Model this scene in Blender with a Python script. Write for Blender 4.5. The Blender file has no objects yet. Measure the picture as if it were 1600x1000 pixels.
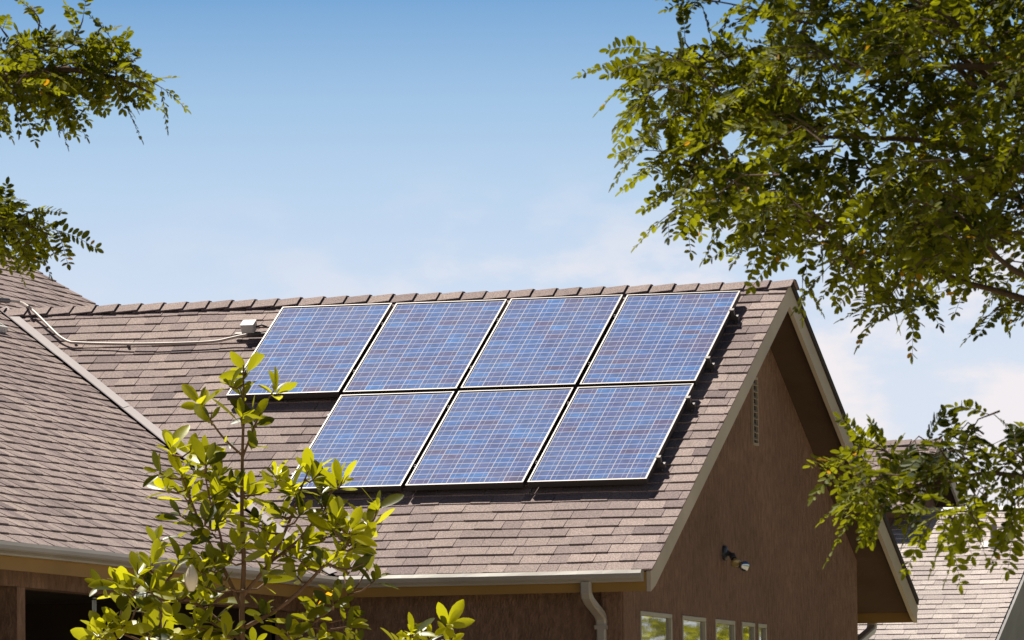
import bpy, bmesh, math, random
import numpy as np
from mathutils import Vector, Matrix
R = math.radians
random.seed(7)
rng = np.random.default_rng(11)
S = bpy.context.scene
COL = S.collection

# ------------------------------------------------------------------ camera
CAM = np.array([13.14726, -51.739, -4.44243])
YAW, PIT, ROLL, F = -0.29137, 0.07781, -0.01166, 10249.26     # F in pixels of a 1600 wide picture
fw = np.array([math.sin(YAW)*math.cos(PIT), math.cos(YAW)*math.cos(PIT), math.sin(PIT)])
r0 = np.array([math.cos(YAW), -math.sin(YAW), 0.0]); u0 = np.cross(r0, fw)
rt = r0*math.cos(ROLL)+u0*math.sin(ROLL); up = -r0*math.sin(ROLL)+u0*math.cos(ROLL)
cam = bpy.data.cameras.new('camera'); camo = bpy.data.objects.new('camera', cam); COL.objects.link(camo)
cam.sensor_width = 36; cam.lens = F/1600*36; cam.clip_start = 0.5; cam.clip_end = 5000
camo.matrix_world = Matrix(((rt[0], up[0], -fw[0], CAM[0]), (rt[1], up[1], -fw[1], CAM[1]), (rt[2], up[2], -fw[2], CAM[2]), (0, 0, 0, 1)))
cam.dof.use_dof = True; cam.dof.focus_distance = 52; cam.dof.aperture_fstop = 50
S.camera = camo

# ------------------------------------------------------------------ light, sky, exposure
SUN = np.array([-0.415, 0.305, 0.857]); SUN /= np.linalg.norm(SUN)
S.view_settings.view_transform = 'Standard'; S.view_settings.look = 'None'
S.view_settings.gamma = 1; S.view_settings.exposure = 0.6
sl = bpy.data.lights.new('sun', 'SUN'); sl.energy = 5.0; sl.angle = R(0.53); sl.color = (1.0, 0.93, 0.82)
so = bpy.data.objects.new('sun', sl); COL.objects.link(so)
so.rotation_euler = Vector(SUN).to_track_quat('Z', 'Y').to_euler(); so.location = (0, 0, 40)

def srgb(r, g, b):
    f = lambda c: (c/255/12.92 if c/255 <= 0.04045 else ((c/255+0.055)/1.055)**2.4)
    return (f(r), f(g), f(b), 1)

W = bpy.data.worlds.new('World'); S.world = W; W.use_nodes = True
SKY = 0.05
def build_world():
    nt = W.node_tree; N = nt.nodes; K = nt.links; N.clear()
    out = N.new('ShaderNodeOutputWorld'); bg = N.new('ShaderNodeBackground'); bg.inputs[1].default_value = SKY
    K.new(bg.outputs[0], out.inputs[0])
    sky = N.new('ShaderNodeTexSky'); sky.sky_type = 'NISHITA'; sky.sun_disc = False
    sky.sun_elevation = math.asin(SUN[2]); sky.sun_rotation = math.atan2(SUN[0], SUN[1])
    sky.air_density = 0.22; sky.dust_density = 0.3; sky.ozone_density = 2.0
    tc = N.new('ShaderNodeTexCoord'); sep = N.new('ShaderNodeSeparateXYZ'); K.new(tc.outputs['Generated'], sep.inputs[0])
    # colour of the low sky by elevation (sine of the elevation 0.02 .. 0.14)
    mr = N.new('ShaderNodeMapRange'); mr.inputs[1].default_value = 0.02; mr.inputs[2].default_value = 0.14; K.new(sep.outputs[2], mr.inputs[0])
    cr = N.new('ShaderNodeValToRGB'); K.new(mr.outputs[0], cr.inputs[0])
    k = 1.0/SKY/(2**S.view_settings.exposure)
    stops = [(0.0, (228, 232, 241)), (0.40, (217, 227, 242)), (0.52, (207, 222, 242)), (0.64, (189, 213, 239)), (0.76, (164, 198, 231)), (0.90, (118, 166, 214)), (1.0, (92, 146, 200))]
    e = cr.color_ramp.elements
    while len(e) < len(stops): e.new(0.5)
    for q, (p, c) in zip(e, stops): q.position = p; q.color = srgb(*c)
    # thin clouds
    mp = N.new('ShaderNodeMapping'); mp.inputs['Scale'].default_value = (1, 1, 2.2); K.new(tc.outputs['Generated'], mp.inputs[0])
    nz = N.new('ShaderNodeTexNoise'); nz.inputs['Scale'].default_value = 34; nz.inputs['Detail'].default_value = 7; nz.inputs['Roughness'].default_value = 0.55
    K.new(mp.outputs[0], nz.inputs[0])
    m1 = N.new('ShaderNodeMapRange'); m1.interpolation_type = 'SMOOTHSTEP'; m1.inputs[1].default_value = 0.42; m1.inputs[2].default_value = 0.58; K.new(nz.outputs[0], m1.inputs[0])
    m2 = N.new('ShaderNodeMapRange'); m2.interpolation_type = 'SMOOTHSTEP'; m2.inputs[1].default_value = 0.106; m2.inputs[2].default_value = 0.074; m2.inputs[3].default_value = 0; m2.inputs[4].default_value = 1; K.new(sep.outputs[2], m2.inputs[0])
    # more cloud towards the north-east
    at = N.new('ShaderNodeMath'); at.operation = 'ARCTAN2'; K.new(sep.outputs[0], at.inputs[0]); K.new(sep.outputs[1], at.inputs[1])
    m3 = N.new('ShaderNodeMapRange'); m3.interpolation_type = 'SMOOTHSTEP'; m3.inputs[1].default_value = -0.37; m3.inputs[2].default_value = -0.24; m3.inputs[3].default_value = 0.07; m3.inputs[4].default_value = 1.0; K.new(at.outputs[0], m3.inputs[0])
    a = N.new('ShaderNodeMath'); a.operation = 'MULTIPLY'; K.new(m1.outputs[0], a.inputs[0]); K.new(m2.outputs[0], a.inputs[1])
    b = N.new('ShaderNodeMath'); b.operation = 'MULTIPLY'; K.new(a.outputs[0], b.inputs[0]); K.new(m3.outputs[0], b.inputs[1])
    mc = N.new('ShaderNodeMix'); mc.data_type = 'RGBA'; K.new(b.outputs[0], mc.inputs[0]); K.new(cr.outputs[0], mc.inputs[6]); mc.inputs[7].default_value = srgb(243, 238, 241)
    sc = N.new('ShaderNodeVectorMath'); sc.operation = 'SCALE'; sc.inputs[3].default_value = k; K.new(mc.outputs[2], sc.inputs[0])
    hi = N.new('ShaderNodeMapRange'); hi.interpolation_type = 'SMOOTHSTEP'; hi.inputs[1].default_value = 0.135; hi.inputs[2].default_value = 0.19; K.new(sep.outputs[2], hi.inputs[0])
    mx = N.new('ShaderNodeMix'); mx.data_type = 'RGBA'; K.new(hi.outputs[0], mx.inputs[0]); K.new(sc.outputs[0], mx.inputs[6]); K.new(sky.outputs[0], mx.inputs[7])
    K.new(mx.outputs[2], bg.inputs[0])
build_world()

# ------------------------------------------------------------------ geometry helpers
def ray(px, py): return fw + rt*(px-800)/F - up*(py-500)/F
def at(px, py, depth): return CAM + ray(px, py)*depth
def on_plane(px, py, n, d):
    n = np.array(n, float); v = ray(px, py); return CAM + v*((d-CAM@n)/(v@n))
def nrm(v): v = np.asarray(v, float); return v/(np.linalg.norm(v)+1e-12)

class MB:
    def __init__(s): s.v = []; s.f = []; s.uv = {}
    def add(s, vs, fs):
        o = len(s.v); s.v += [tuple(map(float, q)) for q in vs]; s.f += [tuple(i+o for i in f) for f in fs]
    def frame_box(s, o, ax, ay, az, x0, x1, y0, y1, z0, z1):
        o = np.array(o, float); ax, ay, az = map(lambda q: np.array(q, float), (ax, ay, az))
        vs = [o+ax*x+ay*y+az*z for z in (z0, z1) for y in (y0, y1) for x in (x0, x1)]
        s.add(vs, [(0, 2, 3, 1), (4, 5, 7, 6), (0, 1, 5, 4), (2, 6, 7, 3), (0, 4, 6, 2), (1, 3, 7, 5)])
    def box(s, x0, x1, y0, y1, z0, z1): s.frame_box((0, 0, 0), (1, 0, 0), (0, 1, 0), (0, 0, 1), x0, x1, y0, y1, z0, z1)
    def prism(s, poly, ext):
        n = len(poly); ext = np.array(ext, float); a = [np.array(p, float) for p in poly]
        s.add(a+[p+ext for p in a], [tuple(range(n))[::-1], tuple(range(n, 2*n))]+[(i, (i+1) % n, n+(i+1) % n, n+i) for i in range(n)])
    def tube(s, pts, rad, k=8, cap=True):
        pts = [np.array(p, float) for p in pts]; n = len(pts)
        if np.isscalar(rad): rad = [rad]*n
        T = [nrm(pts[min(i+1, n-1)]-pts[max(i-1, 0)]) for i in range(n)]
        a = nrm(np.cross(T[0], (0.31, 0.57, 0.76))); vs = []
        for i in range(n):
            a = nrm(a-T[i]*(a@T[i])); b = np.cross(T[i], a)
            vs += [pts[i]+rad[i]*(a*math.cos(2*math.pi*j/k)+b*math.sin(2*math.pi*j/k)) for j in range(k)]
        fs = [(i*k+j, i*k+(j+1) % k, (i+1)*k+(j+1) % k, (i+1)*k+j) for i in range(n-1) for j in range(k)]
        if cap: fs += [tuple(range(k))[::-1], tuple(range((n-1)*k, n*k))]
        s.add(vs, fs)
    def lathe(s, o, ax, prof, k=16):
        ax = nrm(ax); a = nrm(np.cross(ax, (0.31, 0.57, 0.76))); b = np.cross(ax, a); o = np.array(o, float); n = len(prof)
        vs = [o+ax*h+r*(a*math.cos(2*math.pi*j/k)+b*math.sin(2*math.pi*j/k)) for h, r in prof for j in range(k)]
        fs = [(i*k+j, i*k+(j+1) % k, (i+1)*k+(j+1) % k, (i+1)*k+j) for i in range(n-1) for j in range(k)]
        fs += [tuple(range(k))[::-1], tuple(range((n-1)*k, n*k))]
        s.add(vs, fs)
    def build(s, name, mat, parent=None, smooth=False, bevel=0):
        me = bpy.data.meshes.new(name); me.from_pydata(s.v, [], s.f); me.update()
        bm = bmesh.new(); bm.from_mesh(me); bmesh.ops.recalc_face_normals(bm, faces=bm.faces); bm.to_mesh(me); bm.free()
        return link(name, me, mat, parent, smooth, bevel)

def link(name, me, mat, parent=None, smooth=False, bevel=0):
    me.materials.append(mat)
    if smooth: me.polygons.foreach_set('use_smooth', [True]*len(me.polygons))
    o = bpy.data.objects.new(name, me); COL.objects.link(o); o.parent = parent
    if bevel:
        b = o.modifiers.new('bevel', 'BEVEL'); b.width = bevel; b.segments = 2; b.limit_method = 'ANGLE'
    return o

def tag(o, label, cat, group=None):
    o['label'] = label; o['category'] = cat
    if group: o['group'] = group
    return o
def thing(name, label, cat, loc=(0, 0, 0), group=None):
    o = bpy.data.objects.new(name, None); COL.objects.link(o); o.location = [float(q) for q in loc]; o.empty_display_size = 0.2
    return tag(o, label, cat, group)
def rebase(root):
    """children are modelled in world coordinates: keep them there although the Empty stands at the thing's base"""
    inv = Matrix.Translation(root.location).inverted()
    for c in root.children: c.matrix_parent_inverse = inv
def copy_tree(o, parent=None):
    c = o.copy(); COL.objects.link(c)
    if parent is not None: c.parent = parent
    for ch in list(o.children): copy_tree(ch, c)
    return c

# ------------------------------------------------------------------ materials
def mat(name, col, rough=0.7, metal=0.0, spec=0.5, noise=None, bump=None, coat=0):
    """noise = (scale xyz, amount, second colour); bump = (scale xyz, strength, distance)"""
    m = bpy.data.materials.new(name); m.use_nodes = True; nt = m.node_tree; N = nt.nodes; K = nt.links
    p = N['Principled BSDF']; p.inputs['Base Color'].default_value = col; p.inputs['Roughness'].default_value = rough
    p.inputs['Metallic'].default_value = metal; p.inputs['Specular IOR Level'].default_value = spec; p.inputs['Coat Weight'].default_value = coat
    tc = N.new('ShaderNodeTexCoord')
    if noise:
        mp = N.new('ShaderNodeMapping'); mp.inputs['Scale'].default_value = noise[0]; K.new(tc.outputs['Object'], mp.inputs[0])
        nz = N.new('ShaderNodeTexNoise'); nz.inputs['Scale'].default_value = 1; nz.inputs['Detail'].default_value = 6; nz.inputs['Roughness'].default_value = 0.65; K.new(mp.outputs[0], nz.inputs[0])
        mr = N.new('ShaderNodeMapRange'); mr.inputs[1].default_value = 0.3; mr.inputs[2].default_value = 0.7; mr.inputs[4].default_value = noise[1]; K.new(nz.outputs[0], mr.inputs[0])
        mx = N.new('ShaderNodeMix'); mx.data_type = 'RGBA'; K.new(mr.outputs[0], mx.inputs[0]); mx.inputs[6].default_value = col; mx.inputs[7].default_value = noise[2]
        # slow weathering over the whole piece
        nw = N.new('ShaderNodeTexNoise'); nw.inputs['Scale'].default_value = 1.1; nw.inputs['Detail'].default_value = 5; K.new(tc.outputs['Object'], nw.inputs[0])
        mw = N.new('ShaderNodeMapRange'); mw.inputs[1].default_value = 0.3; mw.inputs[2].default_value = 0.7; mw.inputs[3].default_value = 0.82; mw.inputs[4].default_value = 1.16; K.new(nw.outputs[0], mw.inputs[0])
        sw = N.new('ShaderNodeVectorMath'); sw.operation = 'SCALE'; K.new(mx.outputs[2], sw.inputs[0]); K.new(mw.outputs[0], sw.inputs[3])
        K.new(sw.outputs[0], p.inputs['Base Color'])
    if bump:
        mp = N.new('ShaderNodeMapping'); mp.inputs['Scale'].default_value = bump[0]; K.new(tc.outputs['Object'], mp.inputs[0])
        nz = N.new('ShaderNodeTexNoise'); nz.inputs['Scale'].default_value = 1; nz.inputs['Detail'].default_value = 5; K.new(mp.outputs[0], nz.inputs[0])
        bp = N.new('ShaderNodeBump'); bp.inputs['Strength'].default_value = bump[1]; bp.inputs['Distance'].default_value = bump[2]; K.new(nz.outputs[0], bp.inputs['Height']); K.new(bp.outputs[0], p.inputs['Normal'])
    return m

def shingle_mat(name, dark, mid, light):
    m = bpy.data.materials.new(name); m.use_nodes = True; nt = m.node_tree; N = nt.nodes; K = nt.links
    p = N['Principled BSDF']; p.inputs['Roughness'].default_value = 0.92; p.inputs['Specular IOR Level'].default_value = 0.25
    at_ = N.new('ShaderNodeAttribute'); at_.attribute_name = 'tint'
    cr = N.new('ShaderNodeValToRGB'); e = cr.color_ramp.elements; e.new(0.5)
    for q, (a, c) in zip(e, ((0, dark), (0.5, mid), (1, light))): q.position = a; q.color = c
    K.new(at_.outputs['Fac'], cr.inputs[0])
    tc = N.new('ShaderNodeTexCoord')
    nz = N.new('ShaderNodeTexNoise'); nz.inputs['Scale'].default_value = 95; nz.inputs['Detail'].default_value = 3; K.new(tc.outputs['Object'], nz.inputs[0])
    nb = N.new('ShaderNodeTexNoise'); nb.inputs['Scale'].default_value = 0.9; nb.inputs['Detail'].default_value = 4; K.new(tc.outputs['Object'], nb.inputs[0])
    mr = N.new('ShaderNodeMapRange'); mr.inputs[1].default_value = 0.3; mr.inputs[2].default_value = 0.7; mr.inputs[3].default_value = 0.55; mr.inputs[4].default_value = 1.45; K.new(nz.outputs[0], mr.inputs[0])
    mb = N.new('ShaderNodeMapRange'); mb.inputs[1].default_value = 0.3; mb.inputs[2].default_value = 0.7; mb.inputs[3].default_value = 0.9; mb.inputs[4].default_value = 1.1; K.new(nb.outputs[0], mb.inputs[0])
    mm = N.new('ShaderNodeMath'); mm.operation = 'MULTIPLY'; K.new(mr.outputs[0], mm.inputs[0]); K.new(mb.outputs[0], mm.inputs[1])
    sc = N.new('ShaderNodeVectorMath'); sc.operation = 'SCALE'; K.new(cr.outputs[0], sc.inputs[0]); K.new(mm.outputs[0], sc.inputs[3])
    K.new(sc.outputs[0], p.inputs['Base Color'])
    bp = N.new('ShaderNodeBump'); bp.inputs['Strength'].default_value = 0.5; bp.inputs['Distance'].default_value = 0.004; K.new(nz.outputs[0], bp.inputs['Height']); K.new(bp.outputs[0], p.inputs['Normal'])
    return m

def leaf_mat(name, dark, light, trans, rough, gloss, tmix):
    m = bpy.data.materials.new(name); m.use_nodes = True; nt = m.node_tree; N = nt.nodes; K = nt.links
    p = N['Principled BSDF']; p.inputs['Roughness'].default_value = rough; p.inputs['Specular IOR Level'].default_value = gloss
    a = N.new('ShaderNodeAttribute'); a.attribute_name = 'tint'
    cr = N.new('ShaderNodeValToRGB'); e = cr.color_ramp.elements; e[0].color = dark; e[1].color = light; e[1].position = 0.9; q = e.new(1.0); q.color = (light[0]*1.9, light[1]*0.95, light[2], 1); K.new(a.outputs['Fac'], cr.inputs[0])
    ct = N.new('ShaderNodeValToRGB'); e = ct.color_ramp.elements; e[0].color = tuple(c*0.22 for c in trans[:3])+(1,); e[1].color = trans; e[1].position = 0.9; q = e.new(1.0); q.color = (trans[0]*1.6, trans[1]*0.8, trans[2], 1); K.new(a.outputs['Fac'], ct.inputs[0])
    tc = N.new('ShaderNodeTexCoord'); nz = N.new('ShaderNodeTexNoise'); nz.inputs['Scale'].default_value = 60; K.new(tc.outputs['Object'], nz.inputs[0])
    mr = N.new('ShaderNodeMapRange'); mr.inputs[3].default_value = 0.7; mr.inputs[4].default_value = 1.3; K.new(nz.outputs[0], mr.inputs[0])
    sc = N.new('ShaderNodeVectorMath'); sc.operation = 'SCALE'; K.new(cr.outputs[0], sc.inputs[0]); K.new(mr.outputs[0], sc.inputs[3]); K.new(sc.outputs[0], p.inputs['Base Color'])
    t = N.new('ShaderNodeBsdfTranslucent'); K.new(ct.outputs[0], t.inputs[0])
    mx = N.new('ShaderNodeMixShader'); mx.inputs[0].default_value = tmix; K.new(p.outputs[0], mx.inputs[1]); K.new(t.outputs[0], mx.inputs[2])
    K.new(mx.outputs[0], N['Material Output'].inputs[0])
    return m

def cell_mat():
    """string-ribbon cells, 6 x 19 on a white back sheet, two bus bars to a column; u, v are metres on the panel"""
    m = bpy.data.materials.new('solar_cells'); m.use_nodes = True; nt = m.node_tree; N = nt.nodes; K = nt.links
    p = N['Principled BSDF']; p.inputs['Roughness'].default_value = 0.58; p.inputs['Specular IOR Level'].default_value = 0.055
    p.inputs['Coat Weight'].default_value = 0.4; p.inputs['Coat Roughness'].default_value = 0.05; p.inputs['Coat IOR'].default_value = 1.3
    def math_(op, a, b=None):
        n = N.new('ShaderNodeMath'); n.operation = op
        for i, q in ((0, a), (1, b)):
            if q is None: continue
            if hasattr(q, 'links'): K.new(q, n.inputs[i])
            else: n.inputs[i].default_value = q
        return n.outputs[0]
    tc = N.new('ShaderNodeTexCoord'); sp = N.new('ShaderNodeSeparateXYZ'); K.new(tc.outputs['UV'], sp.inputs[0])
    cu = math_('MULTIPLY', sp.outputs[0], 6.0); cv = math_('MULTIPLY', sp.outputs[1], 19.0)
    iu = math_('FLOOR', cu); iv = math_('FLOOR', cv); fu = math_('FRACT', cu); fv = math_('FRACT', cv)
    du = math_('ABSOLUTE', math_('SUBTRACT', fu, 0.5)); dv = math_('ABSOLUTE', math_('SUBTRACT', fv, 0.5))
    gap = math_('MAXIMUM', math_('GREATER_THAN', du, 0.5-0.019), math_('GREATER_THAN', dv, 0.5-0.042))
    bus = math_('LESS_THAN', math_('ABSOLUTE', math_('SUBTRACT', du, 0.24)), 0.010)
    oi = N.new('ShaderNodeObjectInfo'); cx = N.new('ShaderNodeCombineXYZ'); K.new(iu, cx.inputs[0]); K.new(iv, cx.inputs[1]); K.new(math_('MULTIPLY', oi.outputs['Random'], 77.0), cx.inputs[2])
    wn = N.new('ShaderNodeTexWhiteNoise'); K.new(cx.outputs[0], wn.inputs[0])
    cr = N.new('ShaderNodeValToRGB'); e = cr.color_ramp.elements
    stops = [(0, srgb(70, 68, 116)), (0.08, srgb(62, 78, 134)), (0.5, srgb(53, 85, 145)), (0.9, srgb(48, 92, 156)), (1, srgb(46, 106, 174))]
    while len(e) < len(stops): e.new(0.5)
    for q, (a, c) in zip(e, stops): q.position = a; q.color = c
    K.new(wn.outputs[0], cr.inputs[0])
    # streaks across a ribbon
    cs = N.new('ShaderNodeCombineXYZ'); K.new(math_('MULTIPLY', cu, 2.2), cs.inputs[0]); K.new(math_('MULTIPLY', cv, 5.0), cs.inputs[1]); K.new(math_('MULTIPLY', oi.outputs['Random'], 31.0), cs.inputs[2])
    nz = N.new('ShaderNodeTexNoise'); nz.inputs['Scale'].default_value = 1; nz.inputs['Detail'].default_value = 4; K.new(cs.outputs[0], nz.inputs[0])
    mr = N.new('ShaderNodeMapRange'); mr.inputs[1].default_value = 0.3; mr.inputs[2].default_value = 0.7; mr.inputs[3].default_value = 0.62; mr.inputs[4].default_value = 1.38; K.new(nz.outputs[0], mr.inputs[0])
    sc = N.new('ShaderNodeVectorMath'); sc.operation = 'SCALE'; K.new(cr.outputs[0], sc.inputs[0]); K.new(mr.outputs[0], sc.inputs[3])
    mb = N.new('ShaderNodeMix'); mb.data_type = 'RGBA'; K.new(math_('MULTIPLY', bus, 0.55), mb.inputs[0]); K.new(sc.outputs[0], mb.inputs[6]); mb.inputs[7].default_value = (0.55, 0.58, 0.66, 1)
    mg = N.new('ShaderNodeMix'); mg.data_type = 'RGBA'; K.new(gap, mg.inputs[0]); K.new(mb.outputs[2], mg.inputs[6]); mg.inputs[7].default_value = (0.46, 0.46, 0.52, 1)
    # thin film of dust, uneven over the glass
    nd = N.new('ShaderNodeTexNoise'); nd.inputs['Scale'].default_value = 2.2; nd.inputs['Detail'].default_value = 5; K.new(tc.outputs['Object'], nd.inputs[0])
    md = N.new('ShaderNodeMapRange'); md.inputs[1].default_value = 0.35; md.inputs[2].default_value = 0.75; md.inputs[4].default_value = 0.10; K.new(nd.outputs[0], md.inputs[0])
    ms = N.new('ShaderNodeMix'); ms.data_type = 'RGBA'; K.new(md.outputs[0], ms.inputs[0]); K.new(mg.outputs[2], ms.inputs[6]); ms.inputs[7].default_value = (0.42, 0.40, 0.38, 1)
    K.new(ms.outputs[2], p.inputs['Base Color'])
    return m

M = dict(
    shingle=shingle_mat('asphalt_shingle', (0.182, 0.142, 0.143, 1), (0.29, 0.229, 0.217, 1), (0.37, 0.297, 0.272, 1)),
    pale_shingle=shingle_mat('pale_shingle', (0.39, 0.335, 0.325, 1), (0.475, 0.415, 0.395, 1), (0.57, 0.505, 0.475, 1)),
    deck=mat('roof_felt', (0.03, 0.026, 0.026, 1), 0.95),
    stucco=mat('brown_stucco', (0.265, 0.165, 0.118, 1), 0.95, noise=((24, 24, 8), 1.0, (0.13, 0.08, 0.054, 1)), bump=((70, 70, 34), 0.9, 0.018), spec=0.2),
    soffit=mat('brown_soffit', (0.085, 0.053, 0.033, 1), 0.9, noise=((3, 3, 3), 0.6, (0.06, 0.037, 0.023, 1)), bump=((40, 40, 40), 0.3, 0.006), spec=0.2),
    porch=mat('shaded_porch_wall', (0.035, 0.022, 0.013, 1), 0.9, noise=((3, 3, 3), 0.6, (0.025, 0.015, 0.01, 1))),  # interior walls coloured near black to stand in for the porch's shade
    trim=mat('taupe_trim_paint', (0.42, 0.37, 0.29, 1), 0.6, noise=((3, 3, 5), 0.5, (0.35, 0.305, 0.235, 1)), bump=((30, 8, 8), 0.15, 0.004)),
    fascia=mat('tan_fascia_paint', (0.29, 0.168, 0.034, 1), 0.65, noise=((2, 2, 6), 0.5, (0.23, 0.132, 0.026, 1))),
    gutter=mat('gutter_enamel', (0.34, 0.315, 0.27, 1), 0.35, noise=((1.2, 1.2, 9), 0.45, (0.285, 0.265, 0.225, 1))),
    metal=mat('galvanised_flashing', (0.27, 0.24, 0.25, 1), 0.7, 0.0, noise=((4, 4, 4), 0.6, (0.24, 0.21, 0.22, 1))),
    conduit=mat('grey_conduit', (0.40, 0.355, 0.325, 1), 0.5, 0.2, noise=((6, 6, 6), 0.4, (0.40, 0.36, 0.33, 1))),
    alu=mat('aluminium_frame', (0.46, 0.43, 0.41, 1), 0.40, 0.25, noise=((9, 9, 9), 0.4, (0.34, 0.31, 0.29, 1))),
    frame_shade=mat('shaded_frame_side', (0.035, 0.030, 0.028, 1), 0.45, 0.3, noise=((9, 9, 9), 0.4, (0.025, 0.021, 0.02, 1))),  # aluminium frame sides coloured dark, their shade put into the colour
    rail=mat('dark_rail', (0.12, 0.11, 0.11, 1), 0.5, 0.5, noise=((9, 9, 9), 0.5, (0.06, 0.055, 0.055, 1))),
    plastic=mat('box_plastic', (0.50, 0.49, 0.48, 1), 0.5, noise=((12, 12, 12), 0.3, (0.5, 0.5, 0.5, 1))),
    cells=cell_mat(),
    window_frame=mat('window_frame_paint', (0.36, 0.34, 0.26, 1), 0.5, noise=((8, 8, 8), 0.4, (0.3, 0.28, 0.21, 1))),
    glass=mat('dark_window_glass', (0.42, 0.43, 0.40, 1), 0.03, 0.85, spec=1.0, coat=1.0, bump=((1.5, 1.5, 1.5), 0.05, 0.02)),
    louvre=mat('louvre_paint', (0.30, 0.25, 0.185, 1), 0.7, noise=((9, 9, 9), 0.4, (0.24, 0.2, 0.15, 1))),
    black=mat('dark_lamp_metal', (0.035, 0.04, 0.048, 1), 0.45, noise=((30, 30, 30), 0.5, (0.05, 0.055, 0.06, 1))),
    lens=mat('lamp_glass', (0.45, 0.50, 0.55, 1), 0.10, 0.95, coat=1, noise=((20, 20, 20), 0.3, (0.08, 0.1, 0.11, 1))),
    amber=mat('amber_bulb', (0.26, 0.19, 0.06, 1), 0.2, coat=0.6, noise=((25, 25, 25), 0.5, (0.33, 0.28, 0.15, 1))),
    white=mat('white_flashing', (0.75, 0.74, 0.72, 1), 0.6, noise=((9, 9, 9), 0.3, (0.65, 0.64, 0.62, 1))),
    grey_wall=mat('grey_plaster', (0.33, 0.32, 0.32, 1), 0.9, noise=((5, 5, 5), 0.5, (0.28, 0.27, 0.27, 1)), bump=((40, 40, 40), 0.3, 0.006)),
    chime=mat('chime_metal', (0.45, 0.48, 0.48, 1), 0.35, 0.6, noise=((30, 30, 30), 0.4, (0.35, 0.38, 0.38, 1))),
    bark=mat('branch_bark', (0.16, 0.095, 0.065, 1), 0.9, noise=((40, 40, 12), 0.8, (0.09, 0.055, 0.04, 1)), bump=((70, 70, 30), 0.5, 0.01)),
    mag_bark=mat('magnolia_bark', (0.20, 0.11, 0.06, 1), 0.85, noise=((30, 30, 12), 0.8, (0.11, 0.065, 0.04, 1)), bump=((60, 60, 30), 0.4, 0.008)),
    petal=mat('cream_petal', (0.85, 0.78, 0.62, 1), 0.5, noise=((15, 15, 15), 0.4, (0.8, 0.64, 0.42, 1))),
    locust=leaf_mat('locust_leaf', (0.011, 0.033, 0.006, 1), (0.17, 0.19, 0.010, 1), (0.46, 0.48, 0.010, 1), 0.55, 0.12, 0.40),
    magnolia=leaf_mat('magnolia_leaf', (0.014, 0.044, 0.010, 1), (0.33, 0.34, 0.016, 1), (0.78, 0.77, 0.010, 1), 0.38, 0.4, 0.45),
    ground=mat('dry_lawn', (0.20, 0.17, 0.07, 1), 0.95, noise=((0.6, 0.6, 0.6), 0.9, (0.14, 0.15, 0.05, 1)), bump=((9, 9, 9), 0.6, 0.05)),
    concrete=mat('bounce_concrete', (0.40, 0.33, 0.24, 1), 0.9, noise=((0.9, 0.9, 0.9), 0.7, (0.33, 0.27, 0.19, 1)), bump=((12, 12, 12), 0.2, 0.01)),
)

# ------------------------------------------------------------------ house dimensions (origin: gable peak of the garage wing)
TH = 0.51956; c, s = math.cos(TH), math.sin(TH); L = 5.018
EY, EZ, XI = -L*c, -L*s, -2.541                        # front eave line; inner corner of the eaves
GZ = -6.05                                              # ground
WX = -0.33; FY = EY+0.40; BY = 3.50                     # gable wall plane, front wall plane, rear wall plane
A0 = np.zeros(3); UX = np.array([1., 0, 0])
TF = np.array([0, -c, -s]); NF = np.array([0, -s, c])   # front slope: down-slope direction and normal
TB = np.array([0, c, -s]); NB = np.array([0, s, c])     # rear slope
TL = np.array([c, 0, -s]); NL = np.array([s, 0, c])     # main roof slope facing +X
XR = -10.2; LT = (XI-XR)/c; RZ = EZ+LT*s                # main ridge
OL = np.array([XR, 0, RZ]); UY = np.array([0, 1., 0])
YN, YS = 4.17, -17.0                                    # ends of the main roof
def FP(x, t, n=0): return A0+UX*x+TF*t+NF*n

# ------------------------------------------------------------------ setting
g = MB(); g.add([(-1500, -1500, GZ), (1500, -1500, GZ), (1500, 1500, GZ), (-1500, 1500, GZ)], [(0, 1, 2, 3)])
g.build('ground', M['ground'])['kind'] = 'structure'
g = MB(); z = GZ+0.004; g.add([(-2.4, -34, z), (14, -34, z), (14, 7, z), (0, 7, z), (0, FY, z), (-2.4, FY, z)], [(0, 1, 2, 3, 4, 5)])
g.build('bounce_driveway', M['concrete'])['kind'] = 'structure'  # unseen driveway, added to bounce warm light up at the walls

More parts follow.
